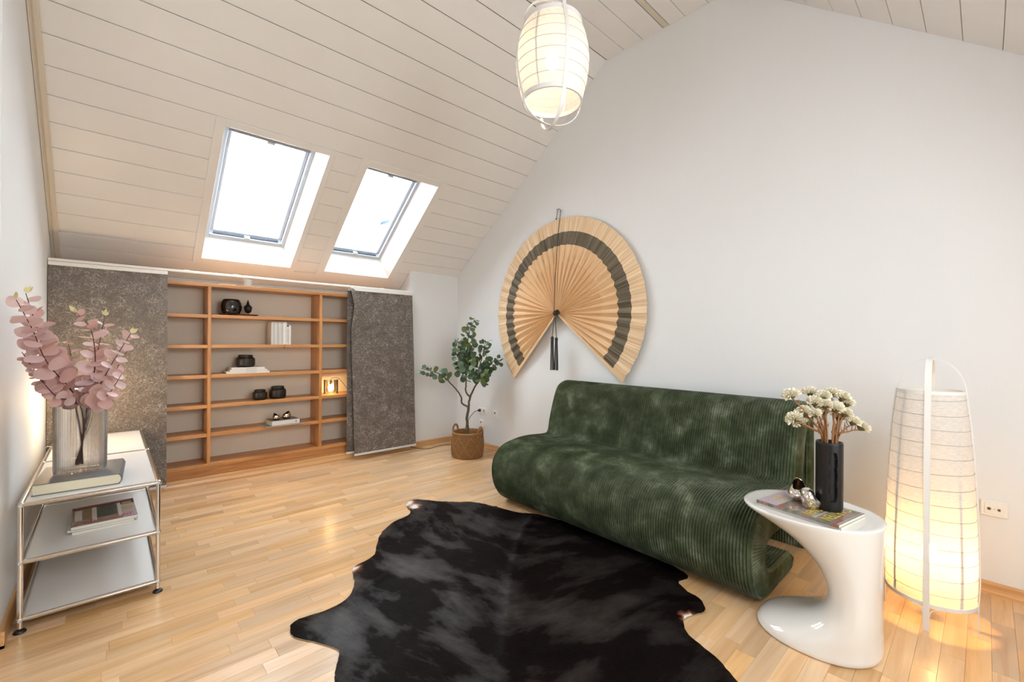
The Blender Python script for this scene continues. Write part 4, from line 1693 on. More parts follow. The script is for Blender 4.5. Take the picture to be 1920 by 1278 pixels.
for q, (yy, top, bot) in enumerate(((FC.y + .022, 1.285, 0.985), (FC.y - .030, 1.275, 0.985))):
    tx = FC.x - .024
    mb = MB()
    mb.tube([(tx + .006, FC.y + (.004 if q == 0 else -.006), FC.z - .01), (tx, yy, top + .018)], .0032, 6)
    mb.build('tassel_cord', M_CORD, fan)
    mb = MB()
    R_ = random.Random(q + 4)
    mb.lathe([(.003, .032), (.011, .028), (.017, .014), (.015, 0), (.012, -.008)], (tx, yy, top - .01), 12)
    for k in range(44):
        a, r = R_.uniform(0, 6.28), .019 * sqrt(R_.random())
        x0, y0_ = tx + r * .7 * cos(a), yy + r * .7 * sin(a)
        x1, y1_ = tx + r * 1.1 * cos(a + .2), yy + r * 1.1 * sin(a + .2)
        mb.tube([(x0, y0_, top - .012), ((x0 + x1) / 2, (y0_ + y1_) / 2 + R_.uniform(-.001, .001), (top + bot) / 2), (x1, y1_, bot + R_.uniform(-.008, .004))], .0017, 4)
    mb.build('tassel', mat('tassel_black', (0.015, 0.015, 0.016), rough=0.5), fan)

# ================================================================== BASKET AND TREE
BC = Vector((-0.383, -0.742, 0))
bas = thing('basket', 'round brown woven basket with two loop handles in the corner', 'basket', BC)
BR_, BHt = 0.170, 0.262
M_WEAVE = mat('seagrass_weave', (0.26, 0.125, 0.040), rough=0.55, noise=0.85, nscale=70, stretch=(1, 1, 2.0), bump=.6, bscale=160)
M_CORDW = mat('seagrass_cord', (0.37, 0.20, 0.075), rough=0.7, noise=0.3, nscale=90)
NZ, NA = 78, 168
rings = []
for j in range(NZ + 1):
    t = j / NZ
    z = BHt * t
    R0 = BR_ * (0.955 + 0.05 * sin(pi * min(1, t * 1.15)) - 0.0 * t)
    if t < .04:
        R0 -= .012 * (1 - t / .04) ** 2
    ring = []
    for k in range(NA):
        a = 2 * pi * k / NA
        rw = z / .0115
        d = .0050 * abs(sin(pi * rw)) + .0042 * sin(a * 42 + pi * (int(rw) % 2)) * abs(sin(pi * rw))
        d += .002 * sin(7 * a + 30 * t)
        ring.append((BC.x + (R0 + d) * cos(a), BC.y + (R0 + d) * sin(a), z))
    rings.append(ring)
for j in range(1, 9):
    z = BHt - (BHt - .19) * j / 8
    rings.append([(BC.x + (BR_ * .90) * cos(2 * pi * k / NA), BC.y + (BR_ * .90) * sin(2 * pi * k / NA), z) for k in range(NA)])
mb = MB()
mb.loft(rings, True, True)
mb.build('basket_body', M_WEAVE, bas, smooth=70)
mb = MB()
pts = []
for k in range(160):
    a = 2 * pi * k / 160
    pts.append((BC.x + (BR_ * .955 + .002 * cos(26 * a)) * cos(a), BC.y + (BR_ * .955 + .002 * cos(26 * a)) * sin(a), BHt + .003 + .002 * sin(26 * a)))
mb.tube(pts, .0075, 6, closed=True)
mb.build('rim', M_CORDW, bas)
# diagonal cords
for k in range(8):
    for sg in (-1, 1):
        mb = MB()
        pts = []
        for i in range(13):
            t = i / 12
            a = 2 * pi * k / 8 + sg * t * 2 * pi / 8
            z = .02 + (BHt - .05) * t
            R0 = BR_ * (0.955 + 0.05 * sin(pi * min(1, (z / BHt) * 1.15))) + .009
            pts.append((BC.x + R0 * cos(a + .35), BC.y + R0 * sin(a + .35), z))
        mb.tube(pts, .0028, 5)
        mb.build('lacing_cord', M_CORDW, bas)
vdir = Vector((0.6, 0.8, 0))
side = Vector((0.8, -0.6, 0))
for sg in (-1, 1):
    hdir = (side * cos(radians(38)) * sg - vdir * sin(radians(38)) * sg).normalized()
    c = BC + hdir * BR_ * .97
    tang = Vector((-hdir.y, hdir.x, 0))
    mb = MB()
    for st in range(2):
        pts = []
        for i in range(33):
            t = i / 32
            a = pi * t
            z = BHt - .05 + .115 * sin(a) ** .55
            p = c + tang * (.042 * cos(a)) + Vector((0, 0, z)) + hdir * .006
            tw = 2 * pi * 7 * t + st * pi
            p += hdir * .006 * cos(tw) + Vector((0, 0, .006 * sin(tw)))
            pts.append(p)
        mb.tube(pts, .0078, 6)
    mb.build('handle', M_WEAVE, bas)

tree = thing('potted_tree', 'small green eucalyptus tree with round leaves standing in the woven basket', 'plant', (BC.x, BC.y, 0.02))
tb_ = Vector((BC.x, BC.y, 0.02))
dT = BC - Vector((-0.43, -0.796, 0))
dT = Vector((dT.x, dT.y, 0)) * .7
M_TRUNK = mat('trunk_olive_brown', (0.085, 0.075, 0.045), rough=0.75, noise=0.4, nscale=40, bump=0.5, bscale=90)
M_TLEAF = leaf_mat('leaf_eucalyptus_green', (0.060, 0.125, 0.060), (0.135, 0.205, 0.135), tfac=0.18, rough=0.42)
M_TLEAF2 = leaf_mat('leaf_eucalyptus_olive', (0.13, 0.19, 0.055), (0.19, 0.24, 0.09), tfac=0.2, rough=0.45)
TL = leaf_mesh('leaf_green', M_TLEAF, 1.0, 0.46, 0.2)
TL2 = leaf_mesh('leaf_green_pale', M_TLEAF2, 1.0, 0.47, 0.2)
mb = MB()
mb.lathe([(.10, 0), (.125, .10), (.128, .17), (.12, .172), (.115, .165), (.001, .168)], (BC.x, BC.y, .02), 24)
mb.build('pot', mat('soil_dark', (0.035, 0.022, 0.012), rough=0.9, noise=0.6, nscale=50, bump=0.6, bscale=60), tree)
BRN = dict(
    T=([(-0.445, -0.785, 0.17), (-0.43, -0.796, 0.273), (-0.435, -0.792, 0.417), (-0.423, -0.803, 0.538)], .0175, .0135),
    L=([(-0.423, -0.803, 0.538), (-0.476, -0.754, 0.578), (-0.483, -0.748, 0.647), (-0.534, -0.701, 0.744), (-0.628, -0.615, 0.869), (-0.687, -0.56, 0.911), (-0.801, -0.455, 0.954)], .0115, .003),
    M=([(-0.423, -0.803, 0.538), (-0.411, -0.814, 0.647), (-0.365, -0.857, 0.774), (-0.309, -0.909, 0.872), (-0.227, -0.984, 1.039), (-0.166, -1.041, 1.04)], .0125, .003),
    C=([(-0.411, -0.814, 0.647), (-0.445, -0.783, 0.704), (-0.446, -0.783, 0.816), (-0.443, -0.786, 1.026), (-0.435, -0.793, 1.233), (-0.415, -0.812, 1.374), (-0.384, -0.841, 1.486)], .010, .003),
    R=([(-0.365, -0.857, 0.774), (-0.341, -0.88, 0.958), (-0.31, -0.908, 1.125), (-0.292, -0.925, 1.252)], .007, .003),
    K=([(-0.446, -0.783, 0.819), (-0.493, -0.739, 0.962), (-0.511, -0.723, 1.135), (-0.503, -0.731, 1.25)], .006, .003),
    F=([(-0.445, -0.785, 0.80), (-0.50, -0.86, 0.90), (-0.53, -0.90, 1.02)], .006, .003),
    B=([(-0.443, -0.786, 0.95), (-0.38, -0.70, 1.05), (-0.34, -0.66, 1.16)], .006, .003),
    G=([(-0.365, -0.857, 0.774), (-0.40, -0.93, 0.85), (-0.40, -0.97, 0.93)], .006, .003))
rt_ = random.Random(21)
sdT = Vector((dT.x, dT.y, 0))
mbT = MB()
for nm, (P, r0, r1) in BRN.items():
    P = [Vector(p) + sdT for p in P]
    C = catmull(P, 8)
    n = len(C)
    wob = [p + Vector((rt_.uniform(-.003, .003), rt_.uniform(-.003, .003), 0)) if 0 < i < n - 1 else p for i, p in enumerate(C)]
    mbT.tube(wob, [r0 + (r1 - r0) * i / (n - 1) for i in range(n)], 8)
mbT.build('trunk', M_TRUNK, tree, smooth=60)
view = Vector((-0.6, -0.8, 0.1))
dens = dict(T=0, L=.0125, M=.0115, C=.0090, R=.0105, K=.0125, F=.013, B=.013, G=.013)
start = dict(L=.52, M=.42, C=.33, R=.15, K=.15, F=.2, B=.2, G=.3)
for nm, (P, r0, r1) in BRN.items():
    if nm == 'T':
        continue
    C = catmull([Vector(p) + sdT for p in P], 14)
    n = len(C)
    dist = [0]
    for i in range(1, n):
        dist.append(dist[-1] + (C[i] - C[i - 1]).length)
    s = dist[-1] * start[nm]
    az = rt_.random() * 6
    while s < dist[-1]:
        i = max(1, next(k for k in range(n) if dist[k] >= s))
        p = C[i]
        t = (C[i] - C[i - 1]).normalized()
        a = t.orthogonal().normalized()
        bv = t.cross(a)
        q = s / dist[-1]
        d = a * cos(az) + bv * sin(az) + t * rt_.uniform(.1, .7)
        st = rt_.uniform(0.0, .075) * (1 - .5 * q) if nm in ('C', 'M', 'R') else rt_.uniform(0, .04)
        pos = p + d.normalized() * st
        Lf = rt_.uniform(.064, .092) * (1 - .35 * q ** 3) * (0.8 if nm == 'L' and q > .8 else 1)
        if nm == 'C' and q > .86:
            Lf *= .75
        nrm = view * rt_.uniform(.3, 1.1) + Vector((rt_.uniform(-.8, .8), rt_.uniform(-.8, .8), rt_.uniform(-.2, .9)))
        pos_ = pos
        if pos_.x + Lf > -0.03:
            d = Vector((-abs(d.x), d.y, d.z))
        lf = place_leaf(TL2 if rt_.random() < .25 else TL, tree, tb_, pos_, d, nrm, Lf)
        az += 2.4 + rt_.uniform(-.4, .4)
        s += dens[nm] * rt_.uniform(.7, 1.3)

# ================================================================== SOCKETS AND CABLE
def plate(name, label, yc, zc, wy, hz__, n, kind, grp=None):
    t = thing(name, label, 'socket', (0, yc, zc), grp)
    mb = MB()
    mb.cbox(-.0105, 0, yc - wy / 2, yc + wy / 2, zc - hz__ / 2, zc + hz__ / 2, .004)
    fr = mb.build('frame', M_SOCKET, t, smooth=0)
    for k in range(n):
        y_ = yc + (k - (n - 1) / 2) * .071
        if kind == 'schuko':
            mb = MB()
            mb.cbox(-.0125, -.009, y_ - .0275, y_ + .0275, zc - .0275, zc + .0275, .002)
            mb.build('insert', M_SOCKET, t, smooth=0)
            mb = MB()
            ring = lambda r, x: [(x, y_ + r * cos(2 * pi * i / 24), zc + r * sin(2 * pi * i / 24)) for i in range(24)]
            mb.loft([ring(.021, -.0130), ring(.0195, -.0130), ring(.0185, -.0126)], True, False)
            mb.add(ring(.0185, -.01262), [list(range(24))])
            w_ = mb.build('well', mat('socket_well', (0.42, 0.42, 0.41), rough=.5), t, smooth=0)
            mb = MB()
            for dy in (-.0095, .0095):
                mb.tube([(-.0127, y_ + dy, zc), (-.0131, y_ + dy, zc)], .0028, 8)
            mb.build('pin_hole', M_DARKHOLE, w_)
        elif kind == 'tv':
            mb = MB()
            mb.cbox(-.0125, -.009, y_ - .034, y_ + .034, zc - .026, zc + .026, .003)
            mb.build('insert', M_SOCKET, t, smooth=0)
            for dy, r in ((.017, .0075), (-.017, .006)):
                mb = MB()
                mb.tube([(-.012, y_ + dy, zc), (-.0155, y_ + dy, zc)], r, 14)
                jk = mb.build('coax_jack', mat('jack_metal', (.30, .25, .17), rough=.35, metal=.8), t)
                mb = MB()
                mb.tube([(-.0150, y_ + dy, zc), (-.0158, y_ + dy, zc)], r * .62, 12)
                mb.build('jack_hole', M_DARKHOLE, jk)
            mb = MB()
            mb.tube([(-.0125, y_ - .001, zc), (-.0132, y_ - .001, zc)], .0022, 8)
            mb.build('screw', M_ALU, t)
        else:
            mb = MB()
            mb.cbox(-.0125, -.009, y_ - .0275, y_ + .0275, zc - .0275, zc + .0275, .002)
            mb.build('insert', M_SOCKET, t, smooth=0)
            mb = MB()
            mb.cbox(-.0135, -.012, y_ - .004, y_ + .015, zc - .002, zc + .017, .0006)
            mb.build('jack_opening', M_DARKHOLE, t, smooth=0)
    return t


plate('double_socket', 'white double wall socket with a black plug, behind the tree trunk', -0.528, 0.432, .152, .081, 2, 'schuko')
plate('data_socket', 'single white wall socket with a dark square opening, between the tree and the sofa', -0.768, 0.424, .081, .081, 1, 'data')
plate('data_socket', 'white wall socket mostly hidden behind the right handle of the basket', -0.515, 0.285, .081, .081, 1, 'data')
plate('aerial_socket', 'cream aerial wall socket with two round jacks right of the floor lamp', -4.612, 0.428, .096, .078, 1, 'tv')
cab = thing('power_cable', 'black power cable running from the wall plug behind the basket to the grey panel', 'cable', (-0.3, -0.3, 0))
mb = MB()
py = -0.528 + .0355
mb.lathe([(.001, 0), (.017, .001), (.018, .012), (.013, .026), (.006, .034)], (0, 0, 0), 16)
mb.v = [Vector((-.0128 - v.z, py + v.x, 0.432 + v.y)) for v in mb.v]
mb.build('plug', M_BLACK, cab)
mb = MB()
mb.tube(catmull([(-.045, py, .432), (-.075, py + .03, .415), (-.09, py + .11, .33), (-.08, py + .19, .22), (-.10, py + .25, .10), (-.16, -.24, .015), (-.30, -.17, .006), (-.43, -.17, .006), (-.50, -.20, .006), (-.56, -.19, .006), (-.64, -.11, .010), (-.72, -.030, .035), (-.80, -.02, .035)], 8), .0034, 6)
mb.build('cord', M_CORD, cab)

# ================================================================== SOFA
SY0, SY1 = -1.990, -3.855          # left / right end
SROT = -0.008                       # the right end stands a little further from the wall
PAIRS = [((-.452, .045), (-.458, .080)), ((-.475, .006), (-.510, .107)), ((-.70, .0), (-.70, .109)), ((-.90, .004), (-.80, .113)), ((-1.0, .047), (-.850, .142)),
         ((-1.066, .135), (-.878, .19)), ((-1.092, .25), (-.875, .235)), ((-1.070, .360), (-.845, .262)), ((-.985, .438), (-.79, .272)), ((-.85, .470), (-.70, .272)),
         ((-.70, .477), (-.60, .272)), ((-.52, .466), (-.42, .270)), ((-.458, .482), (-.31, .276)), ((-.437, .57), (-.268, .36)), ((-.402, .69), (-.232, .52)),
         ((-.360, .805), (-.187, .66)), ((-.320, .868), (-.163, .70)), ((-.25, .902), (-.148, .716)), ((-.17, .902), (-.135, .70)), ((-.095, .868), (-.128, .64)),
         ((-.040, .79), (-.128, .5)), ((-.020, .6), (-.136, .3)), ((-.018, .2), (-.14, .2)), ((-.018, .002), (-.14, .002))]
sofa = thing('corduroy_sofa', 'dark green wide-ribbed corduroy sofa curling down to a rolled foot, against the white wall', 'sofa', (-.6, -2.92, 0))


def sofa_mat():
    m, t, n, b = _new('green_corduroy')
    L = t.links.new
    g = n.new('ShaderNodeNewGeometry')
    z = n.new('ShaderNodeTexNoise')
    z.inputs['Scale'].default_value = 7.0
    z.inputs['Detail'].default_value = 6
    z.inputs['Roughness'].default_value = .66
    z.inputs['Distortion'].default_value = .15
    L(g.outputs['Position'], z.inputs['Vector'])
    r = ramp(n, [(.28, (0.020, 0.029, 0.012)), (.45, (0.040, 0.055, 0.025)), (.57, (0.078, 0.100, 0.055)), (.72, (0.200, 0.232, 0.160))])
    L(z.outputs['Fac'], r.inputs['Fac'])
    L(r.outputs['Color'], b.inputs['Base Color'])
    b.inputs['Roughness'].default_value = .8
    b.inputs['Specular IOR Level'].default_value = .15
    b.inputs['Sheen Weight'].default_value = .35
    b.inputs['Sheen Roughness'].default_value = .35
    b.inputs['Sheen Tint'].default_value = (.9, .95, .88, 1)
    z2 = n.new('ShaderNodeTexNoise')
    z2.inputs['Scale'].default_value = 900
    L(g.outputs['Position'], z2.inputs['Vector'])
    bp = n.new('ShaderNodeBump')
    bp.inputs['Strength'].default_value = .3
    bp.inputs['Distance'].default_value = .002
    L(z2.outputs['Fac'], bp.inputs['Height'])
    L(bp.outputs['Normal'], b.inputs['Normal'])
    return m


M_CORDU = sofa_mat()
oc = [p for p in catmull([(a, 0, b) for (a, b), _ in PAIRS], 4)]
ic = [p for p in catmull([(a, 0, b) for _, (a, b) in PAIRS], 4)]
loop = oc + ic[::-1]
NL = len(loop)
nrm = []
for i in range(NL):
    tg = loop[(i + 1) % NL] - loop[i - 1]
    nv = Vector((tg.z, 0, -tg.x))
    nrm.append(nv.normalized() if nv.length > 1e-6 else Vector((0, 0, 1)))
area2 = sum(loop[i].x * loop[(i + 1) % NL].z - loop[(i + 1) % NL].x * loop[i].z for i in range(NL))
if area2 < 0:
    nrm = [-v for v in nrm]


def sofa_x(p, y):
    return p.x + SROT * (SY0 - y)


PITCH_ = 0.0152
nr = int((SY0 - SY1) / PITCH_)
PITCH_ = (SY0 - SY1) / nr
rings = []


def sofa_ring(y, dsp):
    return [(sofa_x(loop[i], y) + nrm[i].x * dsp, y, max(0.0028, loop[i].z + nrm[i].z * dsp)) for i in range(NL)]


rings.append(sofa_ring(SY0 + .000, -.016))
rings.append(sofa_ring(SY0 - .004, -.007))
for k in range(nr):
    for u, d in ((0, -.0066), (.17, -.0004), (.5, .0026), (.83, -.0004)):
        y = SY0 - .006 - (SY0 - SY1 - .012) * (k + u) / nr
        e = min(SY0 - y, y - SY1)
        soft = -.004 * max(0, 1 - e / .02)
        rings.append(sofa_ring(y, d + soft))
rings.append(sofa_ring(SY1 + .004, -.007))
rings.append(sofa_ring(SY1 + .000, -.016))
mb = MB()
mb.loft(rings, True, False)
mb.build('ribbed_cover', M_CORDU, sofa, smooth=55)
# end caps, ribs running across the thickness
for nm, ye, sg in (('end_cap', SY0, 1), ('end_cap', SY1, -1)):
    fo = catmull([(a, 0, b) for (a, b), _ in PAIRS], 34)
    fi = catmull([(a, 0, b) for _, (a, b) in PAIRS], 34)
    # resample by arc length of the outer line
    acc = [0]
    for i in range(1, len(fo)):
        acc.append(acc[-1] + ((fo[i] - fo[i - 1]).length + (fi[i] - fi[i - 1]).length) / 2)
    nrb = int(acc[-1] / .0135)
    mb = MB()
    rows = [[] for _ in range(5)]
    j = 0
    for k in range(nrb):
        for u, d in ((0, -.006), (.16, 0.0), (.5, .0024), (.84, 0.0)):
            s = acc[-1] * (k + u) / nrb
            while j < len(acc) - 2 and acc[j + 1] < s:
                j += 1
            f = (s - acc[j]) / max(1e-9, acc[j + 1] - acc[j])
            f = max(0, min(1, f))
            a, c = fo[j].lerp(fo[j + 1], f), fi[j].lerp(fi[j + 1], f)
            w = max(1e-6, (a - c).length)
            ins = min(.4, .014 / w)
            for q, (t, dy) in enumerate(((ins, -.002), (.30, .0045), (.5, .006), (.70, .0045), (1 - ins, -.002))):
                p = a.lerp(c, t)
                y = ye + sg * (dy + d)
                rows[q].append((sofa_x(p, ye), y, max(.0028, p.z)))
    mb.loft(rows, False, False)
    mb.build(nm, M_CORDU, sofa, smooth=60)
    mb = MB()
    mb.tube([(sofa_x(p, ye) - nrm_.x * .010, ye - sg * .001, max(.006, p.z - nrm_.z * .010)) for p, nrm_ in zip(oc, nrm[:len(oc)])], .0055, 6)
    mb.build('piping', M_CORDU, sofa, smooth=60)
mb = MB()
mb.cbox(-.36, -.33, -3.70, -3.69, .25, .272, .001)
mb.build('care_tag', M_WHITE, sofa, smooth=0)

# ================================================================== COW HIDE
OUTL = [(-1.586, -1.576), (-1.503, -1.529), (-1.431, -1.608), (-1.357, -1.721), (-1.262, -1.815), (-1.202, -1.858), (-1.152, -1.962), (-1.11, -2.101), (-1.076, -2.241), (-1.032, -2.308), (-0.985, -2.367), (-0.953, -2.49),
        (-0.90, -2.75), (-0.89, -3.05), (-0.93, -3.35), (-0.984, -3.504), (-1.068, -3.498), (-1.102, -3.521), (-1.13, -3.573), (-1.145, -3.634), (-1.197, -3.69), (-1.252, -3.695), (-1.308, -3.67), (-1.362, -3.663), (-1.419, -3.696), (-1.452, -3.74),
        (-1.473, -3.803), (-1.501, -3.878), (-1.537, -3.928), (-1.59, -3.99), (-1.70, -4.05), (-1.82, -4.04), (-1.95, -3.97), (-2.10, -3.94), (-2.26, -3.96), (-2.36, -3.90), (-2.38, -3.76), (-2.40, -3.60), (-2.47, -3.45), (-2.58, -3.33), (-2.66, -3.20), (-2.68, -3.06),
        (-2.658, -2.968), (-2.641, -2.928), (-2.609, -2.875), (-2.589, -2.835), (-2.587, -2.808), (-2.627, -2.729), (-2.682, -2.637), (-2.697, -2.587), (-2.687, -2.54), (-2.66, -2.506), (-2.597, -2.507), (-2.531, -2.519), (-2.456, -2.515), (-2.405, -2.485), (-2.363, -2.43), (-2.329, -2.362),
        (-2.299, -2.269), (-2.268, -2.222), (-2.196, -2.2), (-2.125, -2.164), (-2.053, -2.047), (-1.991, -1.955), (-1.917, -1.881), (-1.812, -1.813), (-1.706, -1.785), (-1.644, -1.735), (-1.623, -1.644)]
out2 = [(p.x, p.y) for p in catmull([(a, b, 0) for a, b in OUTL], 3, True)]
rr = random.Random(9)
out2 = [(a + rr.uniform(-.0025, .0025), b + rr.uniform(-.0025, .0025)) for a, b in out2]


def inside_poly(x, y, P):
    c = False
    j = len(P) - 1
    for i in range(len(P)):
        if (P[i][1] > y) != (P[j][1] > y) and x < (P[j][0] - P[i][0]) * (y - P[i][1]) / (P[j][1] - P[i][1]) + P[i][0]:
            c = not c
        j = i
    return c


def edge_dist(x, y):
    return min(hypot(x - a, y - b) for a, b in out2)


SPINE = [(p.x, p.y) for p in catmull([(-0.55, -2.13, 0), (-0.99, -2.377, 0), (-1.33, -2.58, 0), (-1.60, -2.80, 0), (-1.90, -3.085, 0), (-2.30, -3.48, 0), (-2.95, -4.12, 0)], 8)]


def seg_dist(x, y, P):
    best, side_ = 9, 0
    acc, sbest = 0, 0
    for i in range(len(P) - 1):
        ax, ay = P[i]
        dx, dy = P[i + 1][0] - ax, P[i + 1][1] - ay
        l2 = dx * dx + dy * dy
        t = max(0, min(1, ((x - ax) * dx + (y - ay) * dy) / l2))
        d = hypot(x - ax - dx * t, y - ay - dy * t)
        if d < best:
            best = d
            side_ = 1 if (dx * (y - ay) - dy * (x - ax)) > 0 else -1
            sbest = acc + t * sqrt(l2)
        acc += sqrt(l2)
    return best, side_, sbest


from mathutils import noise as mnoise
pts = list(out2)
no = len(pts)
st = 0.024
x = -2.75
while x < -0.85:
    y = -4.1
    while y < -1.5:
        px, py = x + rr.uniform(-.006, .006), y + rr.uniform(-.006, .006)
        if inside_poly(px, py, out2) and edge_dist(px, py) > .012:
            pts.append((px, py))
        y += st
    x += st
res = delaunay_2d_cdt([Vector(p) for p in pts], [(i, (i + 1) % no) for i in range(no)], [list(range(no))], 1, 1e-6)
vv, _, tris = res[0], res[1], res[2]
top = []
wmask = []
WH = [(-1.585, -1.585, .085), (-2.30, -2.245, .060), (-1.335, -3.675, .035), (-1.58, -1.68, .06)]
for p in vv:
    ed = edge_dist(p.x, p.y)
    d, sd, sp = seg_dist(p.x, p.y, SPINE)
    z = .0045 + .0035 * min(1, ed / .03)
    z += .017 * math.exp(-(d / .020) ** 2) * (1 if sp < 1.30 else .4) + .006 * math.exp(-((d - .05) / .03) ** 2) * (1 if sd > 0 else 0)
    z += .0085 * (mnoise.noise(Vector((p.x * 3.2, p.y * 3.2, 1.7))) + .5) * min(1, ed / .06)
    z += .0042 * (mnoise.noise(Vector((p.x * 9, p.y * 9, 4.2))) + .4) * min(1, ed / .05)
    # small folds running in from the edge
    for (fx, fy, ax_, ay_, wd) in ((-1.60, -1.95, -.75, -.66, .05), (-2.25, -2.45, .9, .3, .05), (-1.35, -3.5, -.5, .8, .05)):
        du = (p.x - fx) * ax_ + (p.y - fy) * ay_
        dv = (p.x - fx) * -ay_ + (p.y - fy) * ax_
        z += .010 * math.exp(-(dv / wd) ** 2 * 3) * math.exp(-(du / .22) ** 2)
    z = max(.0035, z)
    if p.x > -1.05:      # flat where the sofa stands on it
        z = min(z, .0024)
    top.append((p.x, p.y, z))
    w = 0.0
    for (wx, wy, wr_) in WH:
        dd = hypot(p.x - wx, p.y - wy) + .03 * mnoise.noise(Vector((p.x * 22, p.y * 22, 0)))
        w = max(w, min(1, max(0, 1.35 * (1 - dd / wr_))))
    wmask.append(w)
nT = len(top)
mb = MB()
mb.add(top + [(p[0], p[1], .0010) for p in top], [tuple(t) for t in tris] + [tuple(nT + i for i in t[::-1]) for t in tris])


def hide_mat():
    m, t, n, b = _new('cow_hide')
    L = t.links.new
    g = n.new('ShaderNodeNewGeometry')
    at = n.new('ShaderNodeAttribute')
    at.attribute_name = 'pelt'
    sp = n.new('ShaderNodeSeparateXYZ')
    L(at.outputs['Vector'], sp.inputs['Vector'])      # x: distance from spine, y: along spine, z: white mask
    mp = n.new('ShaderNodeMapping')
    mp.inputs['Scale'].default_value = (26, 330, 0)
    L(at.outputs['Vector'], mp.inputs['Vector'])
    z = n.new('ShaderNodeTexNoise')
    z.inputs['Scale'].default_value = 1
    z.inputs['Detail'].default_value = 4
    z.inputs['Distortion'].default_value = .3
    L(mp.outputs['Vector'], z.inputs['Vector'])
    zb_ = n.new('ShaderNodeTexNoise')
    zb_.inputs['Scale'].default_value = 1.0
    zb_.inputs['Detail'].default_value = 7
    zb_.inputs['Roughness'].default_value = .62
    zb_.inputs['Distortion'].default_value = .25
    mpb = n.new('ShaderNodeMapping')
    mpb.inputs['Scale'].default_value = (2.4, 4.0, 0)
    mpb.inputs['Location'].default_value = (2.3, 5.1, 0)
    L(at.outputs['Vector'], mpb.inputs['Vector'])
    L(mpb.outputs['Vector'], zb_.inputs['Vector'])
    r = ramp(n, [(.3, (0.0030, 0.0020, 0.0020)), (.55, (0.0065, 0.004, 0.0037)), (.8, (0.014, 0.008, 0.007))])
    L(zb_.outputs['Fac'], r.inputs['Fac'])
    mx = n.new('ShaderNodeMix')
    mx.data_type = 'RGBA'
    L(r.outputs['Color'], mx.inputs['A'])
    rw = ramp(n, [(0, (0.012, .006, .005)), (.35, (0.12, 0.045, 0.022)), (.62, (.45, .30, .22)), (.8, (.75, .72, .68))])
    L(sp.outputs['Z'], rw.inputs['Fac'])
    L(rw.outputs['Color'], mx.inputs['B'])
    gt = n.new('ShaderNodeMath')
    gt.operation = 'MULTIPLY'
    gt.use_clamp = True
    gt.inputs[1].default_value = 6
    L(sp.outputs['Z'], gt.inputs[0])
    L(gt.outputs[0], mx.inputs['Factor'])
    L(mx.outputs['Result'], b.inputs['Base Color'])
    rg = n.new('ShaderNodeMapRange')
    rg.inputs['To Min'].default_value = .30
    rg.inputs['To Max'].default_value = .58
    L(zb_.outputs['Fac'], rg.inputs['Value'])
    L(rg.outputs['Result'], b.inputs['Roughness'])
    sr = n.new('ShaderNodeMapRange')
    sr.inputs['From Min'].default_value = .47
    sr.inputs['From Max'].default_value = .74
    sr.inputs['To Min'].default_value = .03
    sr.inputs['To Max'].default_value = .70
    L(zb_.outputs['Fac'], sr.inputs['Value'])
    L(sr.outputs['Result'], b.inputs['Specular IOR Level'])
    b.inputs['Sheen Tint'].default_value = (.7, .85, 1, 1)
    b.inputs['Sheen Roughness'].default_value = .3
    bp = n.new('ShaderNodeBump')
    bp.inputs['Strength'].default_value = .45
    bp.inputs['Distance'].default_value = .004
    L(z.outputs['Fac'], bp.inputs['Height'])
    L(bp.outputs['Normal'], b.inputs['Normal'])
    return m


M_HIDE = hide_mat()
hide_o = thing('cow_hide', 'black-brown cowhide rug spread on the parquet in front of the green sofa', 'rug', (-1.75, -2.85, 0))
pelt = mb.build('pelt', M_HIDE, hide_o, smooth=80)
at_ = pelt.data.attributes.new('pelt', 'FLOAT_VECTOR', 'POINT')
vals = []
for p, w in zip(top, wmask):
    d, sd, sp_ = seg_dist(p[0], p[1], SPINE)
    vals += [d * sd, sp_ + d * .5, w]
at_.data.foreach_set('vector', vals + vals)
mb = MB()
mb.tube([(a, b, .0032 if a < -1.05 else .0014) for a, b in out2], .0014, 5, closed=True)
mb.build('hide_edge', mat('hide_edge_tan', (0.36, 0.24, 0.14), rough=.8), hide_o)

# ================================================================== WHITE SIDE TABLE
TX = -1.005
st_o = thing('side_table', 'glossy white C-shaped pedestal side table between the sofa and the floor lamp', 'table', (TX, -4.1, 0))
LEV = [(0.0, -3.874, -4.300, .196), (.006, -3.866, -4.308, .203), (.018, -3.868, -4.312, .204), (.035, -3.884, -4.312, .201), (.055, -3.925, -4.311, .195), (.080, -3.990, -4.310, .187), (.11, -4.055, -4.309, .177), (.15, -4.105, -4.309, .167),
       (.20, -4.130, -4.308, .160), (.26, -4.130, -4.308, .158), (.33, -4.100, -4.310, .164), (.39, -4.045, -4.312, .175), (.435, -3.985, -4.314, .187), (.475, -3.905, -4.316, .201), (.500, -3.845, -4.317, .210), (.516, -3.812, -4.318, .215), (.526, -3.806, -4.318, .2155), (.531, -3.812, -4.312, .211),
       (.530, -3.826, -4.298, .198), (.5285, -3.86, -4.265, .165)]
LEVc = catmull([Vector((q[1], q[2], q[3])) for q in LEV[:17]], 4)
LEVz = catmull([Vector((q[0], 0, 0)) for q in LEV[:17]], 4)
rings = []
full = [(z.x, v.x, v.y, v.z) for z, v in zip(LEVz, LEVc)] + LEV[17:]
for z, yl, yr_, a_ in full:
    cyy, by = (yl + yr_) / 2, (yl - yr_) / 2
    ring = []
    for k in range(72):
        th_ = 2 * pi * k / 72
        c, s = cos(th_), sin(th_)
        q = (abs(c) ** 2.25 + abs(s) ** 2.25) ** (-1 / 2.25)
        ring.append((TX - .004 + a_ * q * c, cyy + by * q * s, z))
    rings.append(ring)
mb = MB()
mb.loft(rings, True, True)
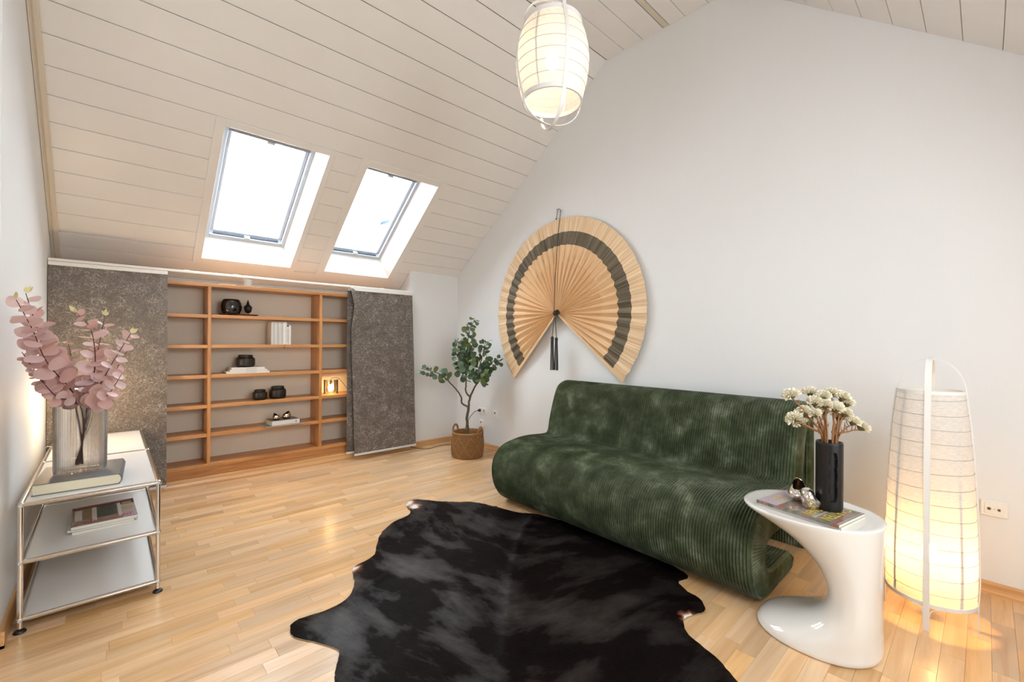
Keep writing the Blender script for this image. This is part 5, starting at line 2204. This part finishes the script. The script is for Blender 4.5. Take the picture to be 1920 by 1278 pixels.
mb.build('table_body', mat('white_gloss_plastic', (0.76, 0.75, 0.72), rough=.10, spec=.5, coat=.6), st_o, smooth=50)
TZ = .5287

# magazines on the side table
MA = Vector((-1.140, -3.890, 0))
mu_ = Vector((-.198, -.980, 0)).normalized()
mv_ = Vector((mu_.y * -1, mu_.x, 0))
if mv_.x < 0:
    mv_ = -mv_
mu_l, mv_l = .318, .226
M_YEL = mat('print_yellow', (0.72, 0.60, 0.06), rough=.35)
M_COLL = None


def collage():
    m, t, n, b = _new('cover_collage')
    L = t.links.new
    g = n.new('ShaderNodeTexCoord')
    z = n.new('ShaderNodeTexNoise')
    z.inputs['Scale'].default_value = 26
    z.inputs['Detail'].default_value = 5
    L(g.outputs['Object'], z.inputs['Vector'])
    r = ramp(n, [(.25, (.03, .04, .03)), (.42, (.16, .14, .10)), (.5, (.22, .22, .18)), (.58, (.30, .10, .07)), (.68, (.36, .34, .30)), (.8, (.12, .16, .20))])
    L(z.outputs['Color'], r.inputs['Fac'])
    L(r.outputs['Color'], b.inputs['Base Color'])
    b.inputs['Roughness'].default_value = .16
    return m


M_COLL = collage()
mz2 = TZ
Z3 = Vector((0, 0, 1))
for i, (h, dx, ro, lab) in enumerate(((.011, .010, 1.0, 'lower magazine of the pair on the white side table'), (.013, 0, 0, 'upper magazine on the white side table, yellow lettering on its colourful cover'))):
    u_ = Matrix.Rotation(radians(ro), 3, 'Z') @ mu_
    v_ = Matrix.Rotation(radians(ro), 3, 'Z') @ mv_
    A_ = MA + v_ * dx * .6 + u_ * dx * .3
    t = thing('magazine', lab, 'magazine', (A_.x + .0, A_.y - .15, mz2))
    R = Matrix((v_, -u_, Z3)).transposed().to_4x4()       # local x = across, local y = towards the sofa end
    R.translation = A_
    MB().cbox(.001, mv_l - .001, -mu_l + .001, -.001, mz2 + .001, mz2 + h - .0012, .0004, T=R).build('pages', M_PAPER, t, smooth=0)
    mb = MB()
    mb.cbox(0, mv_l, -mu_l, 0, mz2, mz2 + .001, .0002, T=R)
    mb.cbox(0, mv_l, -mu_l, 0, mz2 + h - .0012, mz2 + h, .0003, T=R)
    mb.cbox(-.0006, .0010, -mu_l, 0, mz2, mz2 + h, .0002, T=R)
    cv = mb.build('cover', M_COLL if i else M_BKG, t, smooth=0)
    if i:
        zt = mz2 + h

        def patch2(nm, ma, x0, x1, y0, y1, e):
            q = MB()
            q.add([R @ Vector((x0, y0, zt + e)), R @ Vector((x1, y0, zt + e)), R @ Vector((x1, y1, zt + e)), R @ Vector((x0, y1, zt + e))], [(0, 1, 2, 3)])
            return q.build(nm, ma, cv, smooth=0)
        patch2('printed_picture', M_LILAC, .002, mv_l - .002, -.085, -.001, .0003)
        patch2('printed_picture', M_INKG, .002, mv_l - .002, -.235, -.225, .0004)
        patch2('printed_picture', M_INKG, .002, mv_l - .002, -mu_l + .002, -.308, .0004)
        TM = Matrix((-v_, u_, Z3)).transposed().to_4x4()

        def tmx(x, y):
            q = TM.copy()
            q.translation = R @ Vector((x, y, zt + .0008))
            return q
        text_part('printed_title', 'GARTEN', .062, M_YEL, cv, tmx(mv_l - .010, -.240), sx=.84)
        text_part('printed_title', 'STATIONEN', .052, M_YEL, cv, tmx(mv_l - .010, -.180), sx=.72)
        text_part('printed_line', 'NEUES', .030, M_YEL, cv, tmx(.150, -.020), sx=.95)
        text_part('printed_line', 'LICHT', .030, M_YEL, cv, tmx(.150, -.050), sx=.95)
    mz2 += h
MZT = mz2
votive('upright polished silver votive at the back on the magazine beside the black vase', (-1.000, -4.020, MZT), .047, M_SILV, M_SILVIN, 0, .6, 'silver votives on the side table', lip=.3)
v2 = votive('polished silver votive lying on its side in front of the upright one', (-1.085, -4.045, MZT + .035), .046, M_SILV, M_SILVIN, radians(82), radians(-62), 'silver votives on the side table', lip=.3)

# black vase with a scalloped slot
BVX, BVY = -1.030, -4.135
bv = thing('black_vase', 'tall matt black cylinder vase with a scalloped slot, holding dried cream flowers', 'vase', (BVX, BVY, MZT))
VH2 = .285
afront = atan2(CAM.y - BVY, CAM.x - BVX) + radians(17)


def slotfn(r, z, a):
    da = (a - afront + pi) % (2 * pi) - pi
    sx = da * .047
    best = 0
    for k, zc in enumerate((.085, .145, .205)):
        dz = (z - zc) / .040
        wx = .0150 * sqrt(max(0, 1 - dz * dz * .55)) if abs(dz) < 1 else 0
        if wx:
            best = max(best, min(1, max(0, (wx - abs(sx)) / .0025)))
    return r - .013 * best


rings = []
NZV, NAV = 92, 168
for j in range(NZV + 1):
    z = VH2 * j / NZV
    e = min(z, .02)
    r = .0485 - .004 * (1 - e / .02) ** 2
    if z > VH2 - .004:
        r -= .0015
    rings.append([(BVX + slotfn(r, z, 2 * pi * k / NAV) * cos(2 * pi * k / NAV), BVY + slotfn(r, z, 2 * pi * k / NAV) * sin(2 * pi * k / NAV), MZT + z) for k in range(NAV)])
for r, z in ((.043, VH2), (.030, VH2 - .02), (.030, .05)):
    rings.append([(BVX + r * cos(2 * pi * k / NAV), BVY + r * sin(2 * pi * k / NAV), MZT + z) for k in range(NAV)])
mb = MB()
mb.loft(rings, True, True)
mb.build('vase_body', mat('black_ceramic', (0.0065, 0.0065, 0.007), rough=.40, spec=.4), bv, smooth=50)

# dried flowers
HEADS = [(-1.043, -4.013, 0.911), (-1.052, -4.004, 1.021), (-0.997, -4.055, 1.022), (-0.954, -4.095, 1.008), (-0.979, -4.071, 0.984), (-0.924, -4.122, 1.02), (-0.893, -4.151, 1.006), (-0.945, -4.103, 0.973), (-0.915, -4.131, 0.959), (-0.876, -4.167, 0.978),
         (-1.024, -4.03, 0.887), (-1.014, -4.04, 0.942), (-0.979, -4.072, 0.935), (-0.886, -4.158, 0.936), (-0.858, -4.183, 0.901), (-0.832, -4.207, 0.877), (-0.899, -4.145, 0.912), (-0.95, -4.099, 0.942)]
M_PETAL = mat('petal_cream', (0.88, 0.83, 0.68), rough=.7, noise=.12, nscale=60)
M_CALYX = mat('calyx_olive', (0.12, 0.10, 0.03), rough=.8)
M_DSTEM = mat('dried_stem', (0.27, 0.125, 0.045), rough=.7, noise=.35, nscale=80)
rf = random.Random(17)
SCL = 1.835 / 1.93
vw = (Vector((BVX, BVY, 0)) - Vector((CAM.x, CAM.y, 0))).normalized()
for i, h in enumerate(HEADS):
    hp = CAM + (Vector(h) - CAM) * SCL + vw * rf.uniform(-.045, .045)
    if i == 1:
        hp += Vector((0, 0, -.004))
    b0 = Vector((BVX + rf.uniform(-.020, .020), BVY + rf.uniform(-.020, .020), MZT + .06))
    a = atan2(hp.y - BVY, hp.x - BVX)
    b1 = Vector((BVX + .030 * cos(a) * rf.uniform(.5, 1), BVY + .030 * sin(a) * rf.uniform(.5, 1), MZT + VH2 + .004))
    rank = sorted(range(len(HEADS)), key=lambda q: HEADS[q][1], reverse=True).index(i)
    ORD = ['first', 'second', 'third', 'fourth', 'fifth', 'sixth', 'seventh', 'eighth', 'ninth']
    lab = 'dried cream flower in the black vase, its head %s from the %s' % (ORD[rank] if rank < 9 else ORD[17 - rank], 'left' if rank < 9 else 'right')
    t = thing('dried_flower', lab, 'flower', b0, 'dried cream flowers in the black vase')
    axis = (hp - b1).normalized() + Vector((0, 0, .5))
    axis.normalize()
    C = catmull([b0, b1, b1.lerp(hp, .55) + Vector((0, 0, .012)), hp - axis * .006], 6)
    mb = MB()
    n = len(C)
    mb.tube(C, [.0042 - .0018 * k / (n - 1) for k in range(n)], 6)
    for k in range(5):      # curled leaf wings along the stem
        p = C[int(n * (.4 + .1 * k))]
        d = Vector((rf.uniform(-1, 1), rf.uniform(-1, 1), .4)).normalized()
        mb.tube([p, p + d * .008 + Vector((0, 0, .004)), p + d * .011 + Vector((0, 0, .014)), p + d * .006 + Vector((0, 0, .019))], [.0016, .0016, .0012, .0006], 5)
    mb.build('stem', M_DSTEM, t)
    mb = MB()
    x_ = axis.orthogonal().normalized()
    y_ = axis.cross(x_)
    RH = rf.uniform(.025, .032)
    mb.loft([[hp - axis * .008 + (x_ * cos(2 * pi * k / 10) + y_ * sin(2 * pi * k / 10)) * .004 for k in range(10)],
             [hp + axis * .004 + (x_ * cos(2 * pi * k / 10) + y_ * sin(2 * pi * k / 10)) * RH * .62 for k in range(10)],
             [hp + axis * .010 + (x_ * cos(2 * pi * k / 10) + y_ * sin(2 * pi * k / 10)) * RH * .3 for k in range(10)]], True, True)
    mb.build('calyx', M_CALYX, t)
    mb = MB()
    for k in range(64):
        ph = 2.39996 * k
        rad = sqrt((k + .5) / 64)
        d = (x_ * cos(ph) * rad + y_ * sin(ph) * rad + axis * (sqrt(max(0, 1 - rad * rad)) * .75 + .12)).normalized()
        p0 = hp + axis * .002 + d * RH * .30
        L_ = RH * rf.uniform(.72, 1.0)
        s_ = d.cross(Vector((rf.uniform(-1, 1), rf.uniform(-1, 1), rf.uniform(-1, 1)))).normalized()
        w = RH * rf.uniform(.20, .32)
        nn_ = s_.cross(d)
        tip = [p0 + d * L_ + s_ * w * c + nn_ * w * .45 * (1 if q % 2 else -1) + d * rf.uniform(-.003, .002) for q, c in enumerate((-1, -.5, 0, .5, 1))]
        mid = [p0 + d * L_ * .5 + s_ * w * .6 * c + nn_ * w * .2 * (1 if q % 2 else -1) for q, c in enumerate((-1, -.5, 0, .5, 1))]
        b_i = len(mb.v)
        mb.add([p0] + mid + tip, [(0, 1, 2), (0, 2, 3), (0, 3, 4), (0, 4, 5)] + [(1 + q, 6 + q, 7 + q, 2 + q) for q in range(4)])
    mb.build('flower_head', M_PETAL, t, smooth=0)

# ================================================================== FLOOR LAMP
FLX, FLY = -0.478, -4.408
fl_o = thing('floor_lamp', 'tall white cloth lantern floor lamp with four flat legs, glowing in front of the wall', 'floor lamp', (FLX, FLY, 0))
M_LAMPW = mat('lamp_white_wood', (0.78, 0.77, 0.74), rough=.45)
M_WIRE = mat('lamp_wire_grey', (0.42, 0.41, 0.40), rough=.5)
M_CLOTH = fabric_shade('lantern_cloth', (0.90, 0.875, 0.84), .23)
LP = [(.152, .110), (.156, .20), (.155, .32), (.1515, .45), (.146, .60), (.138, .75), (.129, .88), (.118, .99), (.113, 1.035)]
LPc = catmull([Vector((r, 0, z)) for r, z in LP], 4)
mb = MB()
mb.loft([[(FLX + p.x * cos(2 * pi * k / 48), FLY + p.x * sin(2 * pi * k / 48), p.z) for k in range(48)] for p in LPc], True, False)
mb.build('shade', M_CLOTH, fl_o, smooth=60)


def lamp_r(z):
    for i in range(len(LPc) - 1):
        if LPc[i].z <= z <= LPc[i + 1].z:
            f = (z - LPc[i].z) / (LPc[i + 1].z - LPc[i].z)
            return LPc[i].x + (LPc[i + 1].x - LPc[i].x) * f
    return LPc[-1].x


for k in range(14):
    z = .165 + k * .0645
    r = lamp_r(z) + .0006
    mb = MB()
    tilt = .004
    mb.tube([(FLX + r * cos(2 * pi * i / 48), FLY + r * sin(2 * pi * i / 48), z + tilt * cos(2 * pi * i / 48 + k)) for i in range(48)], .0014, 5, closed=True)
    mb.build('wire_ring', M_WIRE, fl_o)
for z, r in ((.110, .153), (1.035, .114)):
    mb = MB()
    rr_ = [(r - .004, z - .008), (r + .003, z - .008), (r + .003, z + .008), (r - .004, z + .008)]
    mb.loft([[(FLX + q * cos(2 * pi * k / 48), FLY + q * sin(2 * pi * k / 48), zz_) for k in range(48)] for q, zz_ in rr_ + [rr_[0]]], True, False)
    mb.build('hoop', M_LAMPW, fl_o, smooth=40)


def strap(path, width, th, tang):
    """flat band along path; tang = width direction"""
    rings = []
    for i, p in enumerate(path):
        p = Vector(p)
        t = (Vector(path[min(i + 1, len(path) - 1)]) - Vector(path[max(i - 1, 0)])).normalized()
        n_ = t.cross(tang).normalized()
        rings.append([p + tang * width / 2 + n_ * th / 2, p - tang * width / 2 + n_ * th / 2, p - tang * width / 2 - n_ * th / 2, p + tang * width / 2 - n_ * th / 2])
    q = MB()
    q.loft(rings, True, True)
    return q


for a in (pi, pi / 2, -pi / 2, 0):
    rad = Vector((cos(a), sin(a), 0))
    tang = Vector((-sin(a), cos(a), 0))
    c = Vector((FLX, FLY, 0))
    path = [c + rad * .157 + Vector((0, 0, z)) for z in (0.0, .05, .11)]
    path += [c + rad * (lamp_r(z) + .005) + Vector((0, 0, z)) for z in (.2, .32, .45, .6, .75, .88, .99, 1.035)]
    for k in range(1, 9):
        th_ = pi / 2 * k / 8
        path.append(c + rad * (.117 * cos(th_)) + Vector((0, 0, 1.035 + .150 * sin(th_) + (.004 if a in (pi, 0) else 0))))
    lg = strap(path, .022 if a in (pi, 0) else .020, .0045, tang).build('leg', M_LAMPW, fl_o, smooth=40)
    mb = MB()
    for sg in (-1, 1):
        pts = [c + rad * .1555 + tang * sg * (.010 + .035 * (1 - cos(pi / 2 * k / 6))) + Vector((0, 0, .062 + .042 * sin(pi / 2 * k / 6))) for k in range(7)]
        mb.tube(pts, .0022, 5)
    mb.build('leg_brace', M_LAMPW, lg)
for a in (pi / 4, 3 * pi / 4, 5 * pi / 4, 7 * pi / 4):
    c = Vector((FLX, FLY, 0))
    rad = Vector((cos(a), sin(a), 0))
    path = [c + rad * (lamp_r(z) - .004) + Vector((0, 0, z)) for z in (.112, .2, .32, .45, .6, .75, .88, .99, 1.033)]
    strap(path, .012, .003, Vector((-sin(a), cos(a), 0))).build('shade_rib', M_LAMPW, fl_o, smooth=40)
mb = MB()
for a in (0, pi / 2):
    mb.tube([(FLX + .150 * cos(a), FLY + .150 * sin(a), .112), (FLX - .150 * cos(a), FLY - .150 * sin(a), .112)], .004, 6)
mb.lathe([(.030, -.006), (.032, -.004), (.032, .004), (.020, .006)], (FLX, FLY, .114), 20)
mb.build('spider', M_LAMPW, fl_o)
mb = MB()
mb.tube([(FLX, FLY, .12), (FLX, FLY, .22)], .008, 8)
mb.lathe([(.017, .19), (.019, .195), (.019, .245), (.014, .25)], (FLX, FLY, 0), 16)
mb.build('lamp_stem', M_LAMPW, fl_o)
mb = MB()
mb.lathe([(.013, .248), (.015, .255), (.025, .272), (.029, .294), (.025, .315), (.013, .328), (.001, .332)], (FLX, FLY, 0), 20)
mb.build('bulb', emitter('bulb_floor', (1.0, 0.55, 0.16), 150), fl_o, smooth=60)

# ================================================================== PENDANT LAMP
PX_, PY_ = -1.790, -3.235
pn = thing('pendant_lamp', 'barrel-shaped white cloth pendant lamp hanging lit from the boarded ceiling', 'pendant lamp', (PX_, PY_, 2.24))
M_PCLOTH = fabric_shade('pendant_cloth', (0.90, 0.87, 0.82), .27)
PB = [(.134, 2.356), (.150, 2.405), (.161, 2.46), (.166, 2.52), (.163, 2.575), (.153, 2.625), (.142, 2.660), (.132, 2.684)]
PBc = catmull([Vector((r, 0, z)) for r, z in PB], 4)
mb = MB()
mb.loft([[(PX_ + p.x * cos(2 * pi * k / 48), PY_ + p.x * sin(2 * pi * k / 48), p.z) for k in range(48)] for p in PBc], True, False)
mb.build('shade', M_PCLOTH, pn, smooth=60)


def pr_(z):
    for i in range(len(PBc) - 1):
        if PBc[i].z <= z <= PBc[i + 1].z:
            return PBc[i].x + (PBc[i + 1].x - PBc[i].x) * (z - PBc[i].z) / (PBc[i + 1].z - PBc[i].z)
    return PBc[-1].x


M_PW = mat('pendant_white', (0.74, 0.73, 0.72), rough=.5)
for z in (2.402, 2.448, 2.496, 2.544, 2.592, 2.640):
    r = pr_(z) + .0006
    mb = MB()
    mb.tube([(PX_ + r * cos(2 * pi * i / 48), PY_ + r * sin(2 * pi * i / 48), z) for i in range(48)], .0013, 5, closed=True)
    mb.build('wire_ring', M_WIRE, pn)
for z, r in ((2.350, .134), (2.690, .131)):
    mb = MB()
    rr_ = [(r - .005, z - .010), (r + .003, z - .010), (r + .003, z + .010), (r - .005, z + .010)]
    mb.loft([[(PX_ + q * cos(2 * pi * k / 48), PY_ + q * sin(2 * pi * k / 48), zz_) for k in range(48)] for q, zz_ in rr_ + [rr_[0]]], True, False)
    mb.build('hoop', M_PW, pn, smooth=40)
va = atan2(CAM.y - PY_, CAM.x - PX_)
for k, a in enumerate((va + radians(-68), va + radians(-158), va + radians(112), va + radians(22))):
    c = Vector((PX_, PY_, 0))
    rad = Vector((cos(a), sin(a), 0))
    tang = Vector((-sin(a), cos(a), 0))
    path = []
    dz_ = .003 if k % 2 else 0
    for j in range(9):
        th_ = pi / 2 * j / 8
        path.append(c + rad * (.138 * sin(th_)) + Vector((0, 0, 2.356 - .118 * cos(th_) - dz_)))
    path += [c + rad * (pr_(z) + .004) + Vector((0, 0, z)) for z in (2.405, 2.46, 2.52, 2.575, 2.625, 2.66)]
    for j in range(9):
        th_ = pi / 2 * j / 8
        path.append(c + rad * (.135 * cos(th_)) + Vector((0, 0, 2.690 + .120 * sin(th_) + dz_)))
    strap(path, .016, .003, tang).build('strap', M_PW, pn, smooth=40)
for a in (va + radians(-25), va + radians(65), va + radians(155), va + radians(-115)):
    c = Vector((PX_, PY_, 0))
    rad = Vector((cos(a), sin(a), 0))
    path = [c + rad * (pr_(z) - .003) + Vector((0, 0, z)) for z in (2.360, 2.405, 2.46, 2.52, 2.575, 2.625, 2.66, 2.682)]
    strap(path, .008, .003, Vector((-sin(a), cos(a), 0))).build('shade_rib', M_PW, pn, smooth=40)
mb = MB()
mb.tube([(PX_, PY_, 2.63), (PX_, PY_, ZB - .02)], .0032, 6)
mb.lathe([(.012, 2.565), (.020, 2.57), (.020, 2.64), (.010, 2.655)], (PX_, PY_, 0), 16)
mb.lathe([(.048, ZB - .030), (.050, ZB - .026), (.050, ZB - .002), (.048, ZB - .0005)], (PX_, PY_, 0), 24)
mb.build('cable_and_socket', M_PW, pn)
mb = MB()
bz_ = 2.530
mb.lathe([(.001, bz_ - .034), (.016, bz_ - .029), (.027, bz_ - .014), (.030, bz_ + .002), (.026, bz_ + .018), (.015, bz_ + .033), (.012, bz_ + .04)], (PX_, PY_, 0), 20)
mb.build('bulb', emitter('bulb_pendant', (1.0, 0.76, 0.48), 38), pn, smooth=60)
